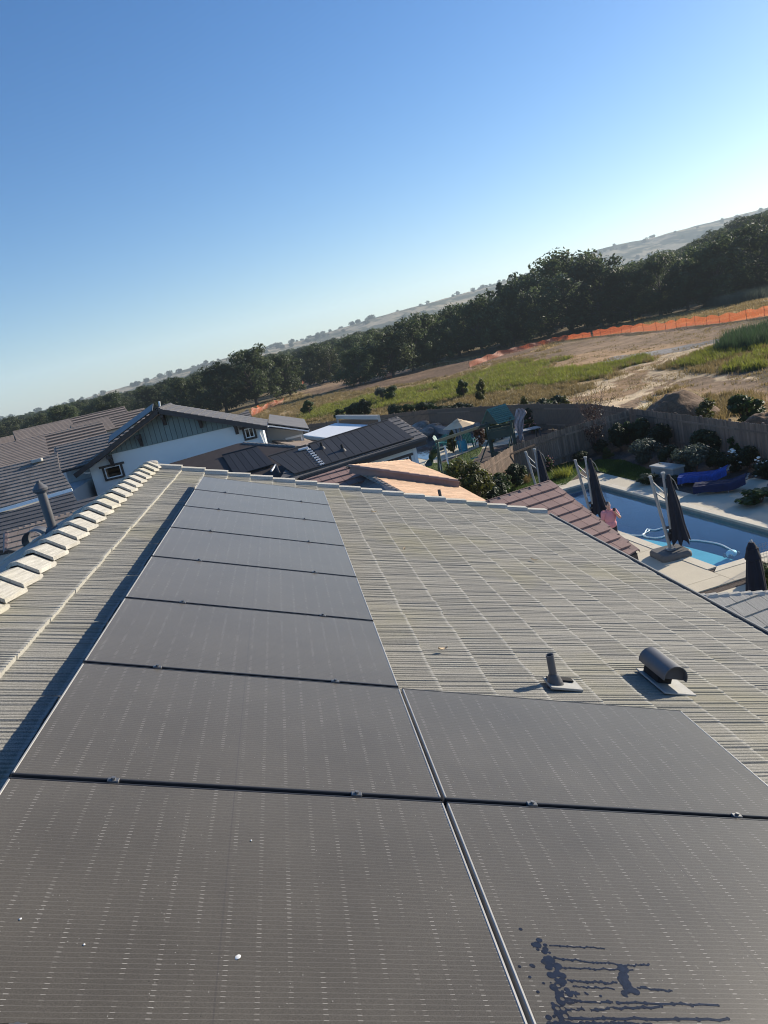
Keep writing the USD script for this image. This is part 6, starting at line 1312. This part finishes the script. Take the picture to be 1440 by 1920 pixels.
scatter('green_weeds', ['green'], 9000, clump(1, 34, .62, .26, .02), M['grass_green'], .6, 1.25, 1, 'tall green weeds across the field', maxd=190)
scatter('dry_grass', ['dry', 'green'], 9000, clump(2, 30, .50, .28, .018), M['grass_dry'], .5, 1.2, 2, 'dry straw-coloured grass over the field', maxd=200)
scatter('sparse_weeds', ['dirt', 'track', 'ash', 'gravel'], 2600, clump(4, 16, .22, .3, .02), M['grass_dry'], .4, 1.3, 8, 'sparse dry weeds on the bare dirt', maxd=180)
scatter('golden_grass', ['gold', 'woods'], 5000, clump(3, 26, .5, .4, .03), M['grass_dry'], .6, 1.2, 3, 'golden grass strip under the oaks', maxd=240)
def reeds(name, pts, n, mt, h, label, seed):
    poly = sg.Polygon([p[:2] for p in pts]); r = np.random.default_rng(seed); x0, y0, x1, y1 = poly.bounds; P = r.random((n * 5, 2)) * [x1 - x0, y1 - y0] + [x0, y0]; P = P[shapely.contains_xy(poly, P[:, 0], P[:, 1])][:n]
    instancer(name, clump(seed, 24, h, .3, .03, .2), mt, np.column_stack([P, terrain_z(P[:, 0], P[:, 1])]), np.repeat(r.uniform(.6, 1.2, (len(P), 1)), 3, 1), r.random(len(P)) * 6.28, label, 'grass')
reeds('dark_reeds', [(42.515, 72.165, 0.000), (49.226, 81.156, 0.000), (52.143, 82.197, 0.000), (56.214, 84.353, 0.000), (57.014, 82.617, 0.000), (49.310, 71.632, 0.000), (44.246, 69.138, 0.000)], 420, M['grass_reed'], 1.6, 'tall dark green reeds beside the gravel road', 5)
reeds('pale_reeds', [(103.582, 179.442, 0.000), (113.590, 186.190, 0.000), (123.101, 183.019, 0.000), (105.474, 157.017, 0.000), (96.756, 156.867, 0.000)], 700, M['shrub_grey'], 2.2, 'pale feathery scrub behind the golden strip', 6)

# dirt piles beyond the fence
def pile(label, px, w, d, h, seed, rz=0):
    c = np.array(px); r = np.random.default_rng(seed); n = 44; g = np.linspace(-1, 1, n); X, Yv = np.meshgrid(g, g); rr = np.hypot(X, Yv); z = h * np.clip(1 - rr ** 1.7, 0, 1) ** .8 * (.75 + .5 * meshkit.fbm(np.stack([X * 2.5 + seed, Yv * 2.5, 0 * X], -1), 4, seed)); z[rr > .98] = -.3
    V = np.stack([X * w, Yv * d, z], -1).reshape(-1, 3); i = np.arange(n * n).reshape(n, n); F = np.concatenate([np.stack([i[:-1, :-1], i[:-1, 1:], i[1:, 1:]], -1).reshape(-1, 3), np.stack([i[:-1, :-1], i[1:, 1:], i[1:, :-1]], -1).reshape(-1, 3)])
    t = thing('dirt_pile', label, 'dirt pile', (c[0], c[1], float(terrain_z(c[0], c[1]))), rz); obj('heap', (V, F), M['dirt_pile'], t, True)
pile('big mound of dark earth just beyond the back fence', (22.606, 43.485, 0.600), 3.0, 2.2, 1.75, 3, 20)
pile('lower end of a second earth mound at the right edge beyond the fence', (22.222, 34.441, 0.600), 1.9, 1.6, 1.2, 5)

# orange netting
def net(label, pts, h, seed, fallen=False):
    r = np.random.default_rng(seed); P = spline(pts, max(12, len(pts) * 10)); n = len(P); m = 5; V, UV = [], []
    L = np.concatenate([[0], np.cumsum(np.linalg.norm(np.diff(P[:, :2], axis=0), axis=1))])
    for i, p in enumerate(P):
        zg = float(terrain_z(p[0], p[1])); sag = .12 * math.sin(i * 1.3 + seed) + .1 * r.random()
        for j in range(m + 1):
            k = j / m; off = (np.array([.0, .25 * math.sin(k * 3 + i)]) if not fallen else np.array([.9 * math.sin(i * .9) * k, 1.1 * k]))
            V.append((p[0] + off[0], p[1] + off[1], zg + .05 + h * k * (1 - sag * k) * (1 if not fallen else .55 + .4 * r.random()))); UV.append((L[i], h * k))
    F = []
    for i in range(n - 1):
        for j in range(m): a = i * (m + 1) + j; F += [[a, a + 1, a + m + 2], [a, a + m + 2, a + m + 1]]
    t = thing('orange_netting', label, 'safety netting'); obj('net', (np.array(V), np.array(F)), M['net'], t, True, uv=np.array(UV))
    if not fallen:
        k = max(2, int(L[-1] / 3.2))
        for q in np.linspace(0, n - 1, k).astype(int): p = P[q]; zg = float(terrain_z(p[0], p[1])); obj('stake', tube([(p[0], p[1] + .05, zg - .1), (p[0] + .05 * r.random(), p[1] + .05, zg + h + .25)], .035, 6), M['bark'], t)
net('long orange safety netting with stakes across the right side of the field', [(66.304, 158.265, 0.000), (65.393, 141.589, 0.000), (65.311, 126.978, 0.000), (67.120, 119.828, 0.000), (68.150, 110.992, 0.000), (70.948, 102.483, 0.000)], 1.35, 1)
net('shaded orange netting running left under the oak trunks', [(35.672, 145.095, 0.000), (46.709, 160.538, 0.000), (56.574, 164.946, 0.000), (63.268, 166.348, 0.000), (65.750, 158.083, 0.000)], 1.1, 2)
net('fallen heap of orange netting left of the weeds', [(-6.508, 146.748, 0.000), (-4.392, 162.942, 0.000), (-0.567, 172.737, 0.000)], 1.5, 3, True)
net('crumpled orange netting at the bend of the path', [(6.251, 268.473, 0.000), (11.605, 282.304, 0.000), (14.760, 266.472, 0.000)], 1.2, 4)
net('small red-orange scrap of netting below the round oak', [(23.662, 178.561, 0.000), (25.090, 174.580, 0.000)], 1.2, 5)

# shrubs in the yards
def shrub_builder(seed, H, Wd, n, size, mt, flower=None, stems=True):
    def b(t):
        r = np.random.default_rng(seed); C, Rd = [], []
        for k in range(16): a, rr, z = r.random() * 6.28, Wd * .36 * math.sqrt(r.random()), H * (.18 + .66 * r.random()); C.append((math.cos(a) * rr * (1.1 - z / H * .5), math.sin(a) * rr * (1.1 - z / H * .5), z)); Rd.append(Wd * (.12 + .08 * r.random()))
        obj('stems', branch_mesh([(spline([(c[0] * .15, c[1] * .15, -.05), (c[0] * .5, c[1] * .5, c[2] * .5), c], 4), [.02 * H, .012 * H, .008 * H, .004 * H]) for c in C[:9]]), M['twig'], t)
        obj('foliage', leaves(C, Rd, n, size, seed, .9), M[mt], t)
        if flower: obj('flowers', cat_([(np.array(trimesh.creation.icosphere(1, .06 * (.6 + .7 * r.random())).vertices) * [1, 1, .6] + np.array(C[r.integers(16)]) + r.normal(size=3) * Wd * .12 + [0, 0, Wd * .12], np.array(trimesh.creation.icosphere(1, 1).faces)) for _ in range(22)]), M[flower], t, True)
    return b
SH = {'bright': ('shrub', shrub_builder(21, 1.2, 1.3, 1500, .085, 'shrub_bright')), 'grey': ('shrub', shrub_builder(22, 1.0, 1.6, 2400, .065, 'shrub_grey')), 'dark': ('shrub', shrub_builder(23, 1.1, 1.4, 1700, .085, 'shrub_dark')),
      'green': ('shrub', shrub_builder(24, 1.2, 1.2, 1600, .08, 'shrub_green')), 'yellow': ('shrub', shrub_builder(25, 1.2, 1.2, 1500, .085, 'shrub_yellow')), 'white': ('flowering_shrub', shrub_builder(26, 1.0, 1.2, 1300, .08, 'shrub_dark', 'flower')),
      'rose': ('flowering_shrub', shrub_builder(27, 1.2, 1.0, 1100, .085, 'shrub_green', 'rosef')), 'red': ('shrub', shrub_builder(28, 1.2, 1.2, 900, .075, 'shrub_red')), 'big': ('small_tree', shrub_builder(29, 3.2, 2.6, 4200, .10, 'shrub_yellow'))}
def shrub(kind, px, w, h, label, cat='shrub'):
    rr = np.random.default_rng(int(px[0] * 13 + px[1] * 7) % 9999); ref = {'bright': (1.3, 1.2), 'grey': (1.6, 1.0), 'dark': (1.4, 1.1), 'green': (1.2, 1.2), 'yellow': (1.2, 1.2), 'white': (1.2, 1.0), 'rose': (1.0, 1.2), 'red': (1.2, 1.2), 'big': (2.6, 3.2)}[kind]
    return plant_proto(kind, SH[kind], label, cat, (px[0], px[1], -.02 if YARD.contains(sg.Point(px[:2])) else float(terrain_z(px[0], px[1]))), rr.random() * 360, (w / ref[0], w / ref[0], h / ref[1]))
for kind, px, w, h, lab in (
 ('bright', (15.147, 41.671, 0.000), 1.35, 1.25, 'bright yellow-green bush in front of the divider fence'),
 ('grey', (16.664, 35.652, 0.000), 2.0, 1.15, 'silver-grey shrub left of the bench in front of the dark fence'),
 ('grey', (16.844, 31.493, 0.000), 2.1, 1.25, 'silver-grey shrub right of the bench behind the loungers'),
 ('dark', (16.945, 33.903, 0.000), 1.3, 1.0, 'dark shrub between the two silver-grey shrubs'),
 ('dark', (17.196, 39.617, 0.000), 1.6, 1.6, 'tall dark green shrub against the back fence'),
 ('green', (17.911, 40.008, 0.000), 1.2, 1.6, 'thin leafy shrub climbing the back fence'),
 ('dark', (16.323, 40.094, 0.000), 1.3, .8, 'low dark shrub behind the shaded lawn'),
 ('yellow', (16.013, 38.705, 0.000), .8, .6, 'small yellowish plant at the lawn edge'),
 ('dark', (14.721, 31.786, 0.000), 1.5, .45, 'low spreading plant at the pool deck in front of the bench'),
 ('green', (15.745, 32.635, 0.000), .8, .6, 'upright little plant left of the bench'),
 ('dark', (15.545, 30.510, 0.000), 1.0, .4, 'low plant right of the bench foot'),
 ('white', (17.814, 30.190, 0.000), 1.3, 1.0, 'shrub with round white flowers behind the loungers'),
 ('white', (17.913, 28.128, 0.000), 1.3, .9, 'white-flowered shrub at the right edge'),
 ('dark', (17.693, 31.087, 0.000), 1.3, 1.0, 'dark shrub left of the white flowers'),
 ('dark', (18.511, 30.010, 0.000), 1.3, 1.0, 'dark shrub right of the white flowers'),
 ('green', (15.811, 25.312, 0.000), 1.9, .6, 'leafy mound spilling on the deck at the right edge'),
 ('green', (11.508, 18.592, 0.000), .9, .6, 'green plant by the market umbrella'),
 ('dark', (11.709, 19.060, 0.000), .7, .5, 'dark plant beside the wire mesh'),
 ('big', (6.9, 32.4, 0), 2.8, 3.3, 'large yellow-green bush in front of the divider fence, right of the terracotta roof'),
 ('dark', (7.6, 33.2, 0), 1.9, 1.4, 'dark shrub under the large yellow-green bush'),
 ('dark', (8.5, 34.7, 0), 2.1, 1.6, 'dark shrub between the terracotta roof and the divider fence'),
 ('green', (9.4, 35.9, 0), 1.3, 1.3, 'small green shrub at the far end of the lawn strip'),
 ('dark', (10.4, 37.2, 0), 1.7, 1.3, 'dark shrub along the divider fence'),
 ('green', (10.916, 39.395, 0.000), .8, .9, 'young green shrub along the divider fence'),
 ('rose', (13.187, 40.678, 0.000), .9, 1.5, 'rose bush with red blooms right of the far umbrella'),
 ('green', (12.140, 39.629, 0.000), .7, .6, 'small green plant by the far umbrella foot'),
 ('white', (12.081, 40.815, 0.000), .7, .8, 'little white-flowered plant by the divider fence'),
 ('rose', (12.844, 39.064, 0.000), .6, .9, 'small rose with pale blooms near the lawn'),
 ('yellow', (13.697, 52.805, 0.000), 1.7, 1.5, 'flowering yellow-green shrub in front of the playset'),
 ('rose', (14.509, 53.261, 0.000), 1.3, 1.4, 'pink-flowered shrub right of the playset swing'),
 ('red', (12.458, 51.886, 0.000), 1.2, 1.5, 'reddish shrub left of the playset, behind the divider fence'),
 ('rose', (16.431, 52.654, 0.000), 1.2, 1.2, 'pink-flowered shrub near the garden table'),
 ('dark', (17.533, 55.270, 0.000), 2.4, 1.9, 'dark shrub right of the hanging cloth'),
 ('yellow', (18.617, 60.397, 0.000), 1.5, 1.9, 'yellow-topped shrub behind the hanging cloth'),
 ('yellow', (19.641, 54.212, 0.000), 1.4, 2.0, 'bright yellow-green shrub where the two fences meet'),
 ('dark', (18.963, 56.323, 0.000), 2.6, 1.9, 'dark shrub before the back fence between the yellow shrubs'),
 ('white', (18.520, 53.427, 0.000), 1.2, 1.2, 'pale-flowered shrub by the fence junction'),
 ('yellow', (10.625, 52.314, 0.000), 1.0, 1.6, 'yellowish bush in front of the teal chairs'),
 ('dark', (13.876, 78.271, 0.000), 2.6, 1.7, 'dark shrub behind the rocks'),
 ('green', (14.280, 76.112, 0.000), 1.5, 1.5, 'fern-like green plant against the fence behind the rocks'),
 ('dark', (15.018, 74.433, 0.000), 2.4, 1.3, 'dark shrub left of the tan umbrella'),
 ('red', (16.580, 67.047, 0.000), 1.8, 1.1, 'reddish shrub behind the stone wall'),
 ('dark', (16.202, 70.457, 0.000), 2.2, 1.2, 'dark shrub right of the tan umbrella'),
 ('dark', (7.621, 91.651, 0.000), 3.0, 2.2, 'dark leafy hedge plant against the fence behind the patio cover'),
 ('dark', (9.199, 91.131, 0.000), 2.6, 2.4, 'second dark hedge plant along the fence behind the black mats'),
 ('green', (6.332, 95.664, 0.000), 2.0, 1.6, 'green hedge plant near the pergola beam'),
 ('dark', (18.184, 39.415, 0.000), 1.8, 1.7, 'broad dark shrub against the back fence left of the silver-grey shrubs'),
 ('dark', (18.249, 37.166, 0.000), 1.7, 1.5, 'dark shrub against the back fence above the bench'),
 ('dark', (18.719, 33.456, 0.000), 1.9, 1.5, 'dark shrub against the back fence behind the loungers'),
 ('green', (19.155, 31.797, 0.000), 1.2, 1.3, 'thin green shrub against the back fence near the right edge'),
 ('dark', (16.685, 43.592, 0.000), 1.8, 1.4, 'dark shrub in the corner of the two fences'),
 ('dark', (14.784, 39.380, 0.000), 1.2, .6, 'low dark plant at the back end of the sunny lawn'),
 ('dark', (11.959, 42.892, 0.000), 1.6, 1.2, 'dark shrub beside the divider fence behind the far umbrella'),
 ('green', (12.523, 80.283, 0.000), 2.4, 1.8, 'leafy green shrub behind the left boulders'),
 ('dark', (11.568, 83.402, 0.000), 2.6, 1.8, 'dark shrub at the back fence above the black roof corner'),
 ('dark', (15.772, 71.901, 0.000), 2.2, 1.4, 'dark shrub at the back fence above the tan umbrella'),
 ('dark', (20.357, 57.746, 0.000), 2.6, 1.7, 'dark shrub at the back fence right of the playset'),
 ('green', (22.982, 37.018, 0.500), 2.6, 2.0, 'bushy green weed beside the earth mound'),
 ('yellow', (22.623, 40.202, 0.500), 2.2, 1.6, 'pale green weed just right of the earth mound'),
 ('green', (3.195, 116.554, 0.000), 2.6, 2.4, 'green bush in the field at the left of the fence'),
 ('green', (20.351, 87.925, 0.200), 1.8, 2.3, 'thin young tree in the weeds above the tan umbrella'),
 ('green', (14.889, 108.960, 0.000), 3.2, 2.2, 'grey-green bush in the middle of the weeds'),
 ('yellow', (20.220, 79.218, 0.200), 1.6, 2.4, 'spindly yellow-green sapling behind the back fence'),
 ('grey', (13.998, 113.223, 0.000), 2.4, 1.9, 'grey bush left of the middle of the weeds'),
): shrub(kind, px, w, h, lab)
# the bare red-brown shrub by the fence junction
def bare_shrub(label, px, H, seed):
    r = np.random.default_rng(seed); t = thing('bare_shrub', label, 'shrub', (px[0], px[1], 0)); segs = []
    for i in range(16):
        a, ln_ = r.random() * 6.28, .35 + .5 * r.random(); p1 = np.array([math.cos(a) * ln_ * .5, math.sin(a) * ln_ * .5, H * .5]); p2 = np.array([math.cos(a) * ln_ * 1.5, math.sin(a) * ln_ * 1.5, H * (.75 + .35 * r.random())]); segs.append((spline([(0, 0, 0), p1, p2], 5), np.linspace(.03, .006, 5)))
        for k in range(4): s = p1 + (p2 - p1) * r.random(); e = s + [r.normal() * .3, r.normal() * .3, .2 + .35 * r.random()]; segs.append((np.array([s, e]), [.01, .004]))
    obj('branches', branch_mesh(segs), M['twig'], t, True); obj('leaves', leaves([(0, 0, H * .55), (.3, .2, H * .7), (-.3, -.1, H * .7)], [.6, .45, .45], 300, .07, seed), M['shrub_red'], t)
bare_shrub('leafless red-brown shrub where the divider fence meets the back fence', (17.318, 43.108, 0.000), 3.0, 4)
bare_shrub('leafless grey twiggy shrub in front of the back fence', (16.124, 40.499, 0.000), 1.9, 6)
# ornamental grasses
for px, lab, mt_ in (((10.994, 37.558, 0.000), 'pale fountain grass at the lawn edge near the far umbrella', 'grass_dry'), ((12.429, 36.772, 0.000), 'first green grass tuft along the lawn border', 'grass_green'), ((12.905, 36.753, 0.000), 'second green grass tuft along the lawn border', 'grass_green')):
    t = thing('grass_tuft', lab, 'grass', (px[0], px[1], 0)); obj('blades', clump(int(px[0] * 10), 160, .6, .14, .008, .6), M[mt_], t)
t = thing('dark_log', 'dark log lying in the middle of the weeds', 'log'); obj('trunk', tube([np.array((23.090, 115.023, 0.150)), np.array((24.364, 114.687, 0.200)), np.array((25.996, 115.833, 0.300))], [.22, .25, .2], 8), M['bark'], t, True)
